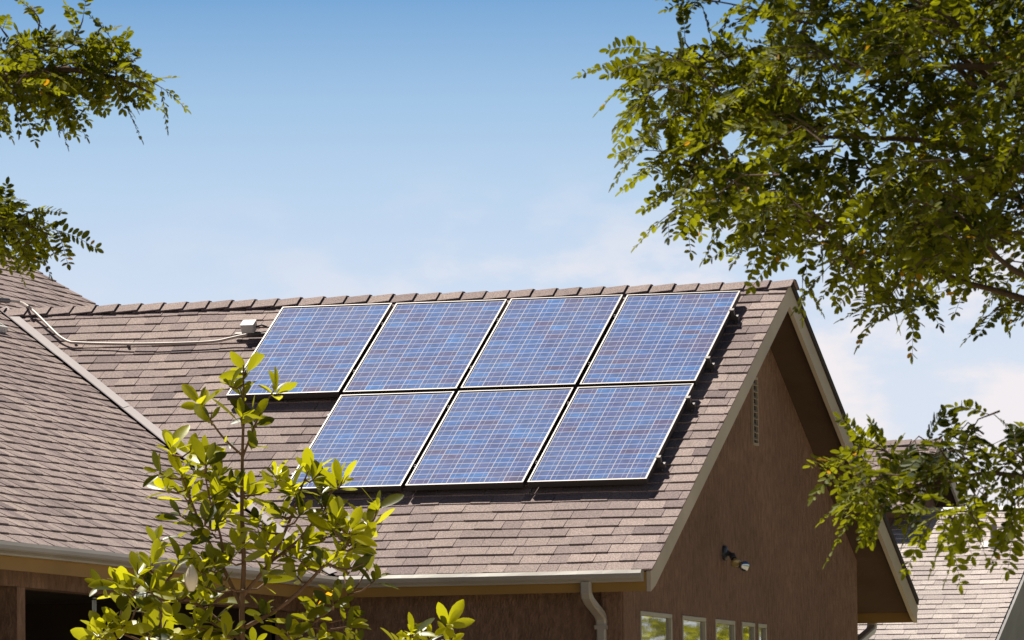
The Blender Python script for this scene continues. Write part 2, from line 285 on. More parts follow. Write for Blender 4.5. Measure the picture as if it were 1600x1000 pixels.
# ------------------------------------------------------------------ shingles
def shingles(bm, lay, O, U, T, Nn, u0, u1, t0, t1, e, clips=(), seed=1, wmin=0.13, wmax=0.27, lap=0.012):
    rd = random.Random(seed); O, U, T, Nn = (np.array(q, float) for q in (O, U, T, Nn)); faces0 = len(bm.faces)
    k = 0; tb = t1
    ph = [rd.uniform(0, 6.28) for _ in range(6)]
    wob = lambda u, t: 0.0028*math.sin(u*2.1+ph[0]+t*0.9)+0.0022*math.sin(u*5.3+ph[1]-t*2.7)+0.0018*math.sin(t*4.1+u*0.7+ph[2])
    verts_new = []
    while tb > t0+0.02:
        tt = max(tb-e-0.02, t0); u = u0-rd.uniform(0, 0.25); tooth = rd.random() < 0.5
        base = rd.gauss(0.5, 0.05)
        while u < u1:
            w = rd.uniform(wmin, wmax); ua, ub = max(u, u0), min(u+w, u1); u += w
            if ub-ua < 0.01: continue
            tooth = (not tooth) if rd.random() < 0.8 else tooth
            h = 0.0040+(0.0045 if tooth else 0)+rd.uniform(-0.0008, 0.0012)
            dt = 0.0 if tooth else rd.uniform(-0.001, 0.003)
            tl, tr = tb+lap*0-dt+0.0022*math.sin(ua*3.3+ph[3]+k*1.7)+rd.gauss(0, 0.0012), tb-dt+0.0022*math.sin(ub*3.3+ph[3]+k*1.7)+rd.gauss(0, 0.0012)
            ti = min(1, max(0, base+rd.gauss(0.08, 0.19)-(0.30 if (tooth and rd.random() < 0.35) else 0)))
            g_ = 0.0018
            P = lambda uu, t_, n_: bm.verts.new(O+U*uu+T*t_+Nn*(n_+wob(uu, t_)))
            a, b = P(ua+g_, tt, -0.004), P(ub-g_, tt, -0.004)
            d, c_ = P(ua+g_, tl, h), P(ub-g_, tr, h)
            d2, c2 = P(ua+g_, tl, -0.006), P(ub-g_, tr, -0.006)
            a2, b2 = P(ua+g_, tt, -0.009), P(ub-g_, tt, -0.009)
            for q in ((a, d, c_, b), (d, d2, c2, c_), (a, a2, d2, d), (b, c_, c2, b2)):
                f = bm.faces.new(q); f[lay] = ti
        tb -= e*(1+rd.gauss(0, 0.006)); k += 1
    for co, no in clips:
        geo = bm.verts[:]+bm.edges[:]+bm.faces[:]
        bmesh.ops.bisect_plane(bm, geom=geo, plane_co=co, plane_no=no, clear_outer=True)
def new_bm():
    bm = bmesh.new(); return bm, bm.faces.layers.float.new('tint')
def join_bm(parts, name, m, parent):
    me = bpy.data.meshes.new(name); out = bmesh.new(); out.faces.layers.float.new('tint')
    for b in parts:
        t = bpy.data.meshes.new('tmp'); bmesh.ops.recalc_face_normals(b, faces=b.faces); b.to_mesh(t); b.free(); out.from_mesh(t); bpy.data.meshes.remove(t)
    out.to_mesh(me); out.free(); return link(name, me, m, parent)

house = thing('house', 'brown stucco house with brown shingle roofs and solar panels on its garage wing', 'house', (0, 0, GZ))
EXP = 0.1455
vdir = (1, 1, 0); vn = np.array([1, 1, 0])/math.sqrt(2)
bmF, lf = new_bm()
shingles(bmF, lf, A0, UX, TF, NF, -7.0, 0.014, 0.0, L+0.012, EXP, [((XI+0.045, EY+0.0, 0), (-1, -1, 0))], 3)
bmB, lb = new_bm()
shingles(bmB, lb, A0, UX, TB, NB, -7.0, 0.014, 0.0, L+0.012, EXP, [((XI, -EY, 0), (-1, 1, 0))], 4)
roof = join_bm([bmF, bmB], 'garage_roof', M['shingle'], house)
b1, l1 = new_bm()
shingles(b1, l1, OL, UY, TL, NL, YS, 0.0, 0.0, LT+0.012, EXP, [((XI-0.035, EY, 0), (1, 1, 0))], 5, 0.14, 0.20)
b2, l2 = new_bm()
shingles(b2, l2, OL, UY, TL, NL, 0.0, YN+0.015, 0.0, LT+0.012, EXP, [((XI, -EY, 0), (1, -1, 0))], 6, 0.14, 0.20)
join_bm([b1, b2], 'main_roof', M['shingle'], house)
# decks under the shingles, and the far slope of the main roof
d = MB()
TM = (XI+EY-0)  # unused plan sum of the valley
d.prism([FP(-0.036, 0.02, -0.03), FP(-0.036, L-0.003, -0.03), FP(XI, L-0.003, -0.03), FP(XI+EY, 0.02, -0.03)], NF*0.018)
q = lambda x, t, n: A0+UX*x+TB*t+NB*n
d.prism([q(-0.036, 0.02, -0.03), q(-0.036, L-0.003, -0.03), q(XI, L-0.003, -0.03), q(XI+EY, 0.02, -0.03)], NB*0.018)
d.build('roof_deck', M['deck'], house)
d = MB()
lp = lambda y, t, n: OL+UY*y+TL*t+NL*n
d.prism([lp(YS, 0, -0.03), lp(YN, 0, -0.03), lp(YN, LT+YN*0-(EY*-1-YN)/c*1.0-0.002, -0.03), lp(0, (XI+EY-XR)/c, -0.03), lp(EY, LT-0.003, -0.03), lp(YS, LT-0.003, -0.03)], NL*0.018)
d.prism([(XR, YS, RZ-0.03), (XR, YN, RZ-0.03), (XR-LT*c, YN, EZ-0.03), (XR-LT*c, YS, EZ-0.03)], (0, 0, 0.03))
d.build('main_deck', M['deck'], house)

# ridge caps, each folded over the ridge with its right-hand end lifted
bm, lay = new_bm(); rd = random.Random(5)
x = 0.045
while x > XI+EY-0.25:
    x1 = x; x0 = x-0.232-rd.uniform(0, 0.01); ti = min(1, max(0, rd.gauss(0.55, 0.13))); wl, wr = 0.148, 0.150+rd.uniform(-0.004, 0.006)
    lift1, lift0 = 0.029+rd.uniform(-0.003, 0.004), 0.010
    rows = []
    for xx, lf_ in ((x0, lift0), (x1, lift1)):
        row = []
        for T_, N_, sg in ((TF, NF, 1), (TB, NB, -1)):
            ts = (wr, 0.08, 0.02) if sg == 1 else (0.02, 0.08, wr)
            for t_ in ts: row.append(np.array([xx+rd.uniform(-0.0015, 0.0015), 0, 0])+T_*t_+N_*(lf_+0.004))
        rows.append(row)
    v = [[bm.verts.new(p) for p in r] for r in rows]
    v2 = [[bm.verts.new(p-np.array([0, 0, 0.010])) for p in r] for r in rows]
    for i in range(5):
        bm.faces.new((v[0][i], v[0][i+1], v[1][i+1], v[1][i]))[lay] = ti
        bm.faces.new((v[1][i], v[1][i+1], v2[1][i+1], v2[1][i]))[lay] = 0.0
    for i in (0, 5): bm.faces.new((v[0][i], v[1][i], v2[1][i], v2[0][i]))[lay] = 0.1
    x -= 0.202
join_bm([bm], 'ridge_cap', M['shingle'], house)

# valley flashing
vf = MB(); p0 = np.array([XI, EY, EZ]); p1 = np.array([XI+EY, 0, 0]); 
for seg in range(5):
    a = p0+(p1-p0)*(seg/5); b = p0+(p1-p0)*((seg+1)/5); lift = 0.003*(1 if seg % 2 else 0)+0.017
    df = nrm(nrm(np.array([1, 0, 0]))-nrm(p1-p0)*(np.array([1, 0, 0])@nrm(p1-p0))); dl = nrm(np.array([0, -1, 0])-nrm(p1-p0)*(np.array([0, -1, 0])@nrm(p1-p0)))
    w = 0.072
    vf.add([a+NF*lift*0.6+NL*lift*0.6, b+NF*lift*0.6+NL*lift*0.6, b+df*w+NF*lift, a+df*w+NF*lift, b+dl*0.055+NL*(lift+0.004), a+dl*0.055+NL*(lift+0.004)], [(0, 1, 2, 3), (1, 0, 5, 4)])
vf.build('valley_flashing', M['metal'], house)

# rake boards of the gable, plumb cut, butted at the peak
for TT, NN, nm in ((TF, NF, 1), (TB, NB, -1)):
    b = MB(); top, bot = -0.014, -0.172
    zt, zb = top/c, bot/c
    y_e = (EY if nm == 1 else -EY)
    b.prism([(-0.036, 0, zt), (-0.036, y_e, EZ+zt), (-0.036, y_e, EZ+zb*0.86), (-0.036, y_e*0.97, -abs(y_e*0.97)*s/c+zb), (-0.036, 0, zb)], (0.036, 0, 0))
    b.build('rake_board', M['trim'], house, bevel=0.003)
    # drip edge line under the shingles
    sf = MB(); n0, n1 = -0.118, -0.100
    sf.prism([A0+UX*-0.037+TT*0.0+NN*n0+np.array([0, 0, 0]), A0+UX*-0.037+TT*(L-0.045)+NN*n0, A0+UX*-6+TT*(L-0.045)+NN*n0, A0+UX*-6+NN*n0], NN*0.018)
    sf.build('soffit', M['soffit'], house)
# dark strip added along the far rake to paint in the overhang's shade
b = MB(); b.frame_box((0, 0, 0), UX, TB, NB, -0.03, 0.017, 0.05, L-0.01, -0.012, 0.034); b.build('rake_shade_strip', M['deck'], house)
# eave fascias
b = MB(); b.box(XI-0.03, -0.037, EY, EY+0.03, EZ-0.165, EZ-0.022); b.build('eave_fascia', M['fascia'], house)
b = MB(); b.box(XI-0.03, -0.037, -EY-0.03, -EY, EZ-0.165, EZ-0.022); b.build('eave_fascia', M['fascia'], house)
b = MB(); b.box(XI-0.03, XI, YS, EY-0.002, EZ-0.185, EZ-0.022); b.build('eave_fascia', M['fascia'], house)
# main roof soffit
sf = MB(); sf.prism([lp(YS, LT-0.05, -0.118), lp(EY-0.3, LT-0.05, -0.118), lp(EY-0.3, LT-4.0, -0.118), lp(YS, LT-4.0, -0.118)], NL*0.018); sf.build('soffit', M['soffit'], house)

# gutters: one rolled profile swept along an eave; (out, z) pairs
GP = [(0.001, -0.012), (0.001, -0.094), (0.066, -0.096), (0.070, -0.084), (0.080, -0.076), (0.098, -0.066), (0.104, -0.056), (0.104, -0.032), (0.078, -0.005), (0.072, -0.005), (0.072, -0.009), (0.097, -0.036), (0.097, -0.054), (0.092, -0.060), (0.076, -0.070), (0.066, -0.076), (0.063, -0.090), (0.006, -0.088), (0.006, -0.012)]
def gutter(name, origin, along, outd, l0, l1):
    b = MB(); o = np.array(origin, float); al = np.array(along, float); ou = np.array(outd, float)
    n = 24; k = len(GP)
    vs = []; rd = random.Random(int(l1*100))
    for i in range(n+1):
        t = l0+(l1-l0)*i/n; sag = 0.0018*math.sin(t*1.7)+rd.uniform(-0.0006, 0.0006)
        vs += [o+al*t+ou*(a+(0.0008*math.sin(t*9) if a > 0.09 else 0))+np.array([0, 0, z_+sag]) for a, z_ in GP]
    fs = [(i*k+j, i*k+(j+1) % k, (i+1)*k+(j+1) % k, (i+1)*k+j) for i in range(n) for j in range(k)]
    b.add(vs, fs)
    out = GP[:10]
    for t, e in ((l0, -0.003), (l1, 0.003)):
        b.prism([o+al*t+ou*a+np.array([0, 0, z_]) for a, z_ in out], al*e)
    return b.build(name, M['gutter'], house)
gutter('gutter', (0, EY, EZ), (1, 0, 0), (0, -1, 0), XI+0.11, -0.055)
gutter('gutter', (XI, 0, EZ), (0, 1, 0), (1, 0, 0), YS, EY-0.004)
gutter('gutter', (0, -EY, EZ), (1, 0, 0), (0, 1, 0), -6, -0.02)

# downspouts: a rectangular pipe with offset elbows back to the wall
def spout(name, path, wx, wy, parent):
    b = MB(); pts = [np.array(p, float) for p in path]; n = len(pts); vs = []
    for i in range(n):
        T = nrm(pts[min(i+1, n-1)]-pts[max(i-1, 0)]); a = np.array([1., 0, 0]); q = nrm(np.cross(T, a))
        r_ = 0.012
        for du, dv in ((-wx, -wy+r_), (-wx+r_, -wy), (wx-r_, -wy), (wx, -wy+r_), (wx, wy-r_), (wx-r_, wy), (-wx+r_, wy), (-wx, wy-r_)): vs.append(pts[i]+a*du+q*dv)
    fs = [(i*8+j, i*8+(j+1) % 8, (i+1)*8+(j+1) % 8, (i+1)*8+j) for i in range(n-1) for j in range(8)]+[tuple(range(8)), tuple(range((n-1)*8, n*8))]
    b.add(vs, fs); return b.build(name, M['gutter'], parent, bevel=0)
dx = -0.492
yo, yi = EY-0.05, FY-0.042
ds = spout('downspout', [(dx, yo, EZ-0.090), (dx, yo, EZ-0.17), (dx, yo+0.015, EZ-0.195), (dx, yo+0.05, EZ-0.215), (dx, yo+0.10, EZ-0.238), (dx, yi-0.06, EZ-0.318), (dx, yi-0.02, EZ-0.340), (dx, yi, EZ-0.375), (dx, yi, EZ-0.42)], 0.041, 0.031, house)
spout('pipe', [(dx, yi, EZ-0.395), (dx, yi, GZ+0.15)], 0.0375, 0.028, ds)
b = MB(); b.box(dx-0.046, dx+0.046, yi-0.036, FY-0.001, EZ-0.435, EZ-0.405); b.build('strap', M['gutter'], ds)
yo, yi = -EY+0.05, BY+0.04
spout('downspout', [(-0.42, yo, EZ-0.09), (-0.42, yo, EZ-0.19), (-0.42, yo-0.05, EZ-0.23), (-0.42, yi+0.06, EZ-0.40), (-0.42, yi, EZ-0.44), (-0.42, yi, GZ+0.1)], 0.041, 0.031, house)

# ------------------------------------------------------------------ walls with real window openings
wins = []
for a, b_, t in ((1000, 1049, 957.5), (1065.5, 1102, 962.5), (1117, 1147.5, 967), (1158.5, 1178.5, 972), (1184, 1197, 976.5)):
    y0 = on_plane(a, t, (1, 0, 0), WX)[1]; y1 = on_plane(b_, t+2, (1, 0, 0), WX)[1]; wins.append((y0, y1))
WZ1 = on_plane(1049, 959.5, (1, 0, 0), WX)[2]; WZ0 = WZ1-0.95
ru = lambda y: -abs(y)*s/c-0.115/c                       # underside of the roof at y
w = MB(); X0 = WX-0.18
w.prism([(X0, FY, WZ1), (X0, BY, WZ1), (X0, BY, ru(BY)), (X0, 0, ru(0)), (X0, FY, ru(FY))], (0.18, 0, 0))
yy = FY
for y0, y1 in wins+[(BY, BY)]:
    if y0-yy > 0.001: w.box(X0, WX, yy, y0, WZ0, WZ1)
    yy = y1
w.box(X0, WX, FY, BY, GZ, WZ0)
w.build('gable_wall', M['stucco'], house)
w = MB(); w.box(XI-0.4-0.2, X0, FY, FY+0.18, GZ, ru(FY)); w.build('front_wall', M['stucco'], house)
w = MB(); w.box(WX-0.165, WX-0.012, FY-0.022, FY-0.001, GZ, EZ-0.10); w.build('corner_trim', M['stucco'], house)
w = MB(); w.box(-6.5, X0, BY-0.18, BY, GZ, ru(BY)); w.build('rear_wall', M['stucco'], house)
for y0, y1 in wins:
    fr = MB(); fw_ = 0.034; xa, xb = WX-0.10, WX+0.008
    fr.box(xa, xb, y0, y1, WZ1-fw_, WZ1); fr.box(xa, xb, y0, y1, WZ0, WZ0+fw_)
    fr.box(xa, xb, y0, y0+fw_*0.6, WZ0+fw_, WZ1-fw_); fr.box(xa, xb, y1-fw_, y1, WZ0+fw_, WZ1-fw_)
    f = fr.build('window', M['window_frame'], house, bevel=0.004)
    pn = MB(); pn.box(WX-0.022, WX-0.015, y0+fw_*0.6, y1-fw_, WZ0+fw_, WZ1-fw_); pn.build('pane', M['glass'], f)
# louvred gable vent
v0 = on_plane(1172, 592, (1, 0, 0), WX); v1 = on_plane(1182, 697, (1, 0, 0), WX)
vy0, vy1, vz1, vz0 = v0[1], v1[1], v0[2]+0.02, v1[2]
vb = MB()
for y0, y1, z0, z1 in ((vy0, vy0+0.02, vz0, vz1), (vy1-0.02, vy1, vz0, vz1), (vy0+0.02, vy1-0.02, vz0, vz0+0.02), (vy0+0.02, vy1-0.02, vz1-0.02, vz1)): vb.box(WX+0.001, WX+0.022, y0, y1, z0, z1)
vent = vb.build('gable_vent', M['louvre'], house)
vb = MB(); nsl = 9
for i in range(nsl):
    zc = vz0+0.03+(vz1-vz0-0.06)*(i+0.5)/nsl
    vb.frame_box((WX+0.012, vy0+0.02, zc), (0.75, 0, -0.66), (0, 1, 0), (0.66, 0, 0.75), -0.022, 0.018, 0, vy1-vy0-0.04, -0.003, 0.003)
vb.build('slat', M['louvre'], vent)
vb = MB(); vb.box(WX+0.0005, WX+0.002, vy0+0.02, vy1-0.02, vz0+0.02, vz1-0.02); vb.build('backing', M['deck'], vent)

# porch under the main roof: beam, posts, back wall, ceiling
PX = XI-0.40
bz = on_plane(100, 923, (1, 0, 0), PX)[2]
w = MB(); w.box(PX-0.16, PX, YS, FY, bz, EZ+0.02); w.build('porch_beam', M['stucco'], house)
def post(pa, pb, pc):
    yb = on_plane(pb, 955, (1, 0, 0), PX)[1]; yc = on_plane(pc, 955, (1, 0, 0), PX)[1]
    b = MB(); b.box(PX-0.14, PX+0.002, yb, yc, GZ, bz-0.002); b.build('porch_post', M['stucco'], house)
post(0, 26, 39); post(223, 250, 266)
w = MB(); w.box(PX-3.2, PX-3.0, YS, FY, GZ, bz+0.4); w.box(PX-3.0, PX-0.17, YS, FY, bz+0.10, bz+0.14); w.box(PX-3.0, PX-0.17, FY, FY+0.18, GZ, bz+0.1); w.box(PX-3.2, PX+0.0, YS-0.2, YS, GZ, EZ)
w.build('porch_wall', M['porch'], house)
w = MB(); w.box(XR-LT*c+0.5, PX-3.2, YS, YN-0.4, GZ, EZ); w.prism([(XR-LT*c+0.6, YN-0.4, EZ), (XI-0.6, YN-0.4, EZ), (XR, YN-0.4, RZ-0.2)], (0, -0.2, 0)); w.build('main_wall', M['stucco'], house)
# skylight-like flashing at the far left of the main slope
rebase(house)

sk0 = on_plane(14, 512, NL, OL@NL+0.05)
sk = thing('skylight', 'low skylight with a white metal frame on the slope left of the valley', 'skylight', sk0)
LTk = (sk0-OL)@TL; yk = sk0[1]
b = MB()
for ya, yb, ta, tb_ in ((yk-1.2, yk, LTk-0.03, LTk), (yk-1.2, yk, LTk-0.8, LTk-0.77), (yk-0.03, yk, LTk-0.77, LTk-0.03), (yk-1.2, yk-1.17, LTk-0.77, LTk-0.03)): b.frame_box(OL, UY, TL, NL, ya, yb, ta, tb_, -0.002, 0.05)
b.build('frame', M['white'], sk, bevel=0.003)
b = MB(); b.frame_box(OL, UY, TL, NL, yk-1.17, yk-0.03, LTk-0.77, LTk-0.03, 0.02, 0.03); b.build('pane', M['glass'], sk)
rebase(sk)

# ------------------------------------------------------------------ solar array
X0P, T0P, GX, GY, HP = -0.3218, 0.36803, 0.03817, 0.05914, 0.107
PW, PH, PT = 0.951, 1.6505, 0.046
rot = Matrix(((1, 0, 0), (0, c, -s), (0, s, c))).to_4x4()
def pmatrix(x, t, n=0): return Matrix.Translation(Vector(FP(x, t, n))) @ rot
def make_panel():
    r = bpy.data.objects.new('solar_panel', None); COL.objects.link(r); r.empty_display_size = 0.2
    b = MB(); fl = 0.010                                                   # local x right, y up the slope, z out of the roof; origin at the panel's lower left underside
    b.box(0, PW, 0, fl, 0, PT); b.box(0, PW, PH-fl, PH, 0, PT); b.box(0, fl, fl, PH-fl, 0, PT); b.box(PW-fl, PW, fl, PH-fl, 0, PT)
    b.build('frame', M['frame_shade'], r)
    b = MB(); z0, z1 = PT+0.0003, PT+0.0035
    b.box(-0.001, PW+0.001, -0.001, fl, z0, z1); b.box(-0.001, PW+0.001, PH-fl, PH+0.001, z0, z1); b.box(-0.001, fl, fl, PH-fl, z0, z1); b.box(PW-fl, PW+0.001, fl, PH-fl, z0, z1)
    b.build('sunlit_lip', M['alu'], r)  # bright strip standing in for the sunlit top edge of the frame
    me = bpy.data.meshes.new('cells'); x0, x1, y0, y1, z = fl, PW-fl, fl, PH-fl, PT-0.004
    me.from_pydata([(x0, y0, z), (x1, y0, z), (x1, y1, z), (x0, y1, z), (x0, y0, z-0.006), (x1, y0, z-0.006), (x1, y1, z-0.006), (x0, y1, z-0.006)], [], [(0, 1, 2, 3), (7, 6, 5, 4)])
    uv = me.uv_layers.new(name='UVMap'); mx, my = 0.008/PW, 0.018/PH
    cs = [(-mx, -my), (1+mx, -my), (1+mx, 1+my), (-mx, 1+my)]
    for i, l in enumerate(me.loops): uv.data[i].uv = cs[l.vertex_index % 4]
    link('cells', me, M['cells'], r)
    b = MB(); b.box(0.36, 0.50, PH-0.17, PH-0.06, 0.010, 0.0345); b.build('terminal_box', M['black'], r)
    return r
panels = [(0, 0, 'blue solar panel in the upper row right beside the grey junction box'),
          (1, 0, 'blue solar panel in the upper row, second one from the junction box'),
          (2, 0, 'blue solar panel in the upper row, second one from the gable'),
          (3, 0, 'blue solar panel at the upper corner of the array nearest the gable peak'),
          (1, 1, 'blue solar panel in the lower row partly hidden behind the magnolia leaves'),
          (2, 1, 'blue solar panel in the middle of the lower row of three'),
          (3, 1, 'blue solar panel at the lower corner of the array nearest the gable')]
proto = make_panel()
for i, (cc, rr, lab) in enumerate(panels):
    o = proto if i == 0 else copy_tree(proto)
    jit = random.Random(i); o.matrix_world = pmatrix(X0P-(3-cc)*(PW+GX)-PW, T0P+rr*(PH+GY)+PH, HP-PT+jit.uniform(-0.002, 0.002))
    tag(o, lab, 'solar panel', 'solar panels on the garage roof')
rails = [(0.733, -4.56, 'upper mounting rail of the top panel row, its end poking out under the junction box'),
         (1.616, -4.30, 'lower mounting rail of the top panel row'),
         (2.328, -3.31, 'upper mounting rail of the bottom panel row'),
         (3.363, -3.31, 'lowest mounting rail of the array, above the eave')]
for t, xl, lab in rails:
    r = thing('mounting_rail', lab, 'rail', FP(-0.26, t, 0.02), 'dark rails under the solar panels')
    b = MB(); xe = -0.262
    b.frame_box(FP(0, t), UX, TF, NF, xl, xe, -0.018, 0.018, 0.020, HP-PT-0.003)
    b.build('rail', M['rail'], r, bevel=0.002)
    xs = [xe-0.02, xe-1.0, xe-2.0, xe-3.0]+([xe-4.0] if xl < -4 else [])
    for x in xs:
        b = MB(); b.frame_box(FP(x, t), UX, TF, NF, -0.014, 0.014, 0.019, 0.023, 0.012, 0.055); b.frame_box(FP(x, t), UX, TF, NF, -0.014, 0.014, 0.023, 0.07, 0.012, 0.017)
        b.lathe(FP(x, t+0.05, 0.018), NF, [(0, 0.010), (0.012, 0.010), (0.014, 0.005)], 6)
        b.build('foot', M['rail'], r)
    n_gap = 3 if xl < -4 else 2
    b = MB(); b.frame_box(FP(X0P+0.016, t), UX, TF, NF, -0.014, 0.014, -0.02, 0.02, HP-PT-0.003, HP+0.006); b.frame_box(FP(X0P, t), UX, TF, NF, -0.008, 0.03, -0.018, 0.018, HP+0.006, HP+0.010); b.build('end_clamp', M['rail'], r)
    for k in range(n_gap):
        xg = X0P-(k+1)*(PW+GX)+GX/2
        b = MB(); b.frame_box(FP(xg, t), UX, TF, NF, -0.010, 0.010, -0.018, 0.018, HP-PT-0.003, HP-0.012); b.lathe(FP(xg, t, HP-0.012), NF, [(0, 0.009), (0.008, 0.009), (0.01, 0.004)], 6); b.build('mid_clamp', M['rail'], r)
    rebase(r)

# junction box and conduit
jx, jt = -4.44, 0.70
jb = thing('junction_box', 'small grey weatherproof junction box at the left end of the panel rail', 'junction box', FP(jx, jt, HP-PT))
b = MB(); b.frame_box(FP(jx, jt), UX, TF, NF, -0.056, 0.056, -0.050, 0.050, HP-PT-0.002, 0.125); b.build('body', M['plastic'], jb, bevel=0.005)
b = MB(); b.frame_box(FP(jx, jt), UX, TF, NF, -0.060, 0.060, -0.054, 0.054, 0.1255, 0.137); b.build('lid', M['plastic'], jb, bevel=0.004)
b = MB(); b.tube([FP(jx+0.06, jt, 0.09), FP(jx+0.10, jt-0.02, 0.10), FP(jx+0.15, jt-0.01, 0.085)], 0.008, 8); b.build('cable', M['black'], jb, smooth=True)
rebase(jb)
dN = 0.0; ctrl = [on_plane(*q, NF, dN+h) for q, h in (((386, 523), 0.085), ((375, 525), 0.075), ((360, 528.5), 0.062), ((335, 533.5), 0.05), ((290, 536), 0.048), ((220, 537.5), 0.05), ((160, 537), 0.047), ((118, 535.5), 0.05), ((108, 534), 0.05), ((98, 529), 0.052), ((88, 521), 0.055), ((62, 495), 0.058), ((50, 484), 0.06))]
dl = OL@NL
ctrl += [on_plane(42, 477.5, NF, 0.065), on_plane(34, 473, NL, dl+0.06), on_plane(20, 470.5, NL, dl+0.05), on_plane(-40, 466, NL, dl+0.05), on_plane(-120, 462, NL, dl+0.05)]
def smooth_path(P, k=5):
    P = [np.array(p) for p in P]; out = []
    for i in range(len(P)-1):
        p0, p1, p2, p3 = P[max(i-1, 0)], P[i], P[i+1], P[min(i+2, len(P)-1)]
        for j in range(k):
            t = j/k; out.append(0.5*((2*p1)+(-p0+p2)*t+(2*p0-5*p1+4*p2-p3)*t*t+(-p0+3*p1-3*p2+p3)*t**3))
    return out+[P[-1]]
cd = thing('conduit', 'grey metal conduit running over the shingles from the junction box up across the valley', 'conduit', ctrl[5])
b = MB(); b.tube(smooth_path(ctrl), 0.0118, 10); b.build('pipe', M['conduit'], cd, smooth=True)
for a, b_ in ((-3, -2),):
    p = ctrl[-3]+(ctrl[-2]-ctrl[-3])*0.12; q2 = ctrl[-3]+(ctrl[-2]-ctrl[-3])*0.42
    b = MB(); b.tube([p, q2], 0.022, 10); b.build('coupling', M['rail'], cd, smooth=False)
for px_, py_ in ((200, 537.5), (118, 535.5)):
    p = on_plane(px_, py_, NF, 0.03); b = MB(); b.frame_box(p, UX, TF, NF, -0.008, 0.008, -0.012, 0.012, -0.03, 0.008); b.build('strap', M['rail'], cd)
rebase(cd)

# twin floodlight on the gable wall
fl = on_plane(1131, 864, (1, 0, 0), WX)
fd = thing('floodlight', 'dark twin floodlight with two bulbs fixed to the brown gable wall', 'floodlight', fl)
b = MB(); b.lathe(fl, (1, 0, 0), [(0.001, 0.062), (0.018, 0.060), (0.028, 0.045), (0.034, 0.02)], 20); b.build('base', M['black'], fd, smooth=False)
for end, ax, mt, dz_ in ((on_plane(1151, 882, (1, 0, 0), WX+0.13), (0.45, -0.62, -0.62), 'amber', -0.02), (on_plane(1165, 885, (1, 0, 0), WX+0.20), (0.62, -0.74, -0.16), 'lens', 0.015)):
    ax = nrm(ax); kn = end-ax*0.15; st = fl+np.array([0.03, 0, dz_])
    b = MB(); b.tube([st, st+(kn-st)*0.6+np.array([0.0, 0, 0.012]), kn+ax*0.02], 0.012, 8); b.lathe(kn+ax*0.015, ax, [(0, 0.018), (0.01, 0.026), (0.055, 0.026), (0.058, 0.022)], 14)
    b.build('lamp_holder', M['black'], fd)
    b = MB(); b.lathe(kn+ax*0.07, ax, [(0, 0.017), (0.02, 0.022), (0.05, 0.040), (0.058, 0.043), (0.068, 0.040), (0.075, 0.027), (0.078, 0.008)], 18)
    b.build('bulb', M[mt], fd, smooth=True)
rebase(fd)

# wind chime under the porch beam
wc = on_plane(147, 933, (1, 0, 0), PX-0.25)
ch = thing('wind_chime', 'small pale wind chime hanging in the dark porch opening', 'wind chime', wc)
b = MB(); b.tube([wc+np.array([0, 0, 0.12]), wc], 0.0015, 5); b.lathe(wc, (0, 0, -1), [(0, 0.008), (0.004, 0.019), (0.012, 0.019)], 12); b.build('cap', M['chime'], ch)
for k in range(5):
    a_ = 2*math.pi*k/5; p = wc+np.array([0.013*math.cos(a_), 0.013*math.sin(a_), -0.02]); b = MB(); b.tube([p, p-np.array([0, 0, 0.095+0.008*k])], 0.0035, 6); b.build('tube', M['chime'], ch)
rebase(ch)

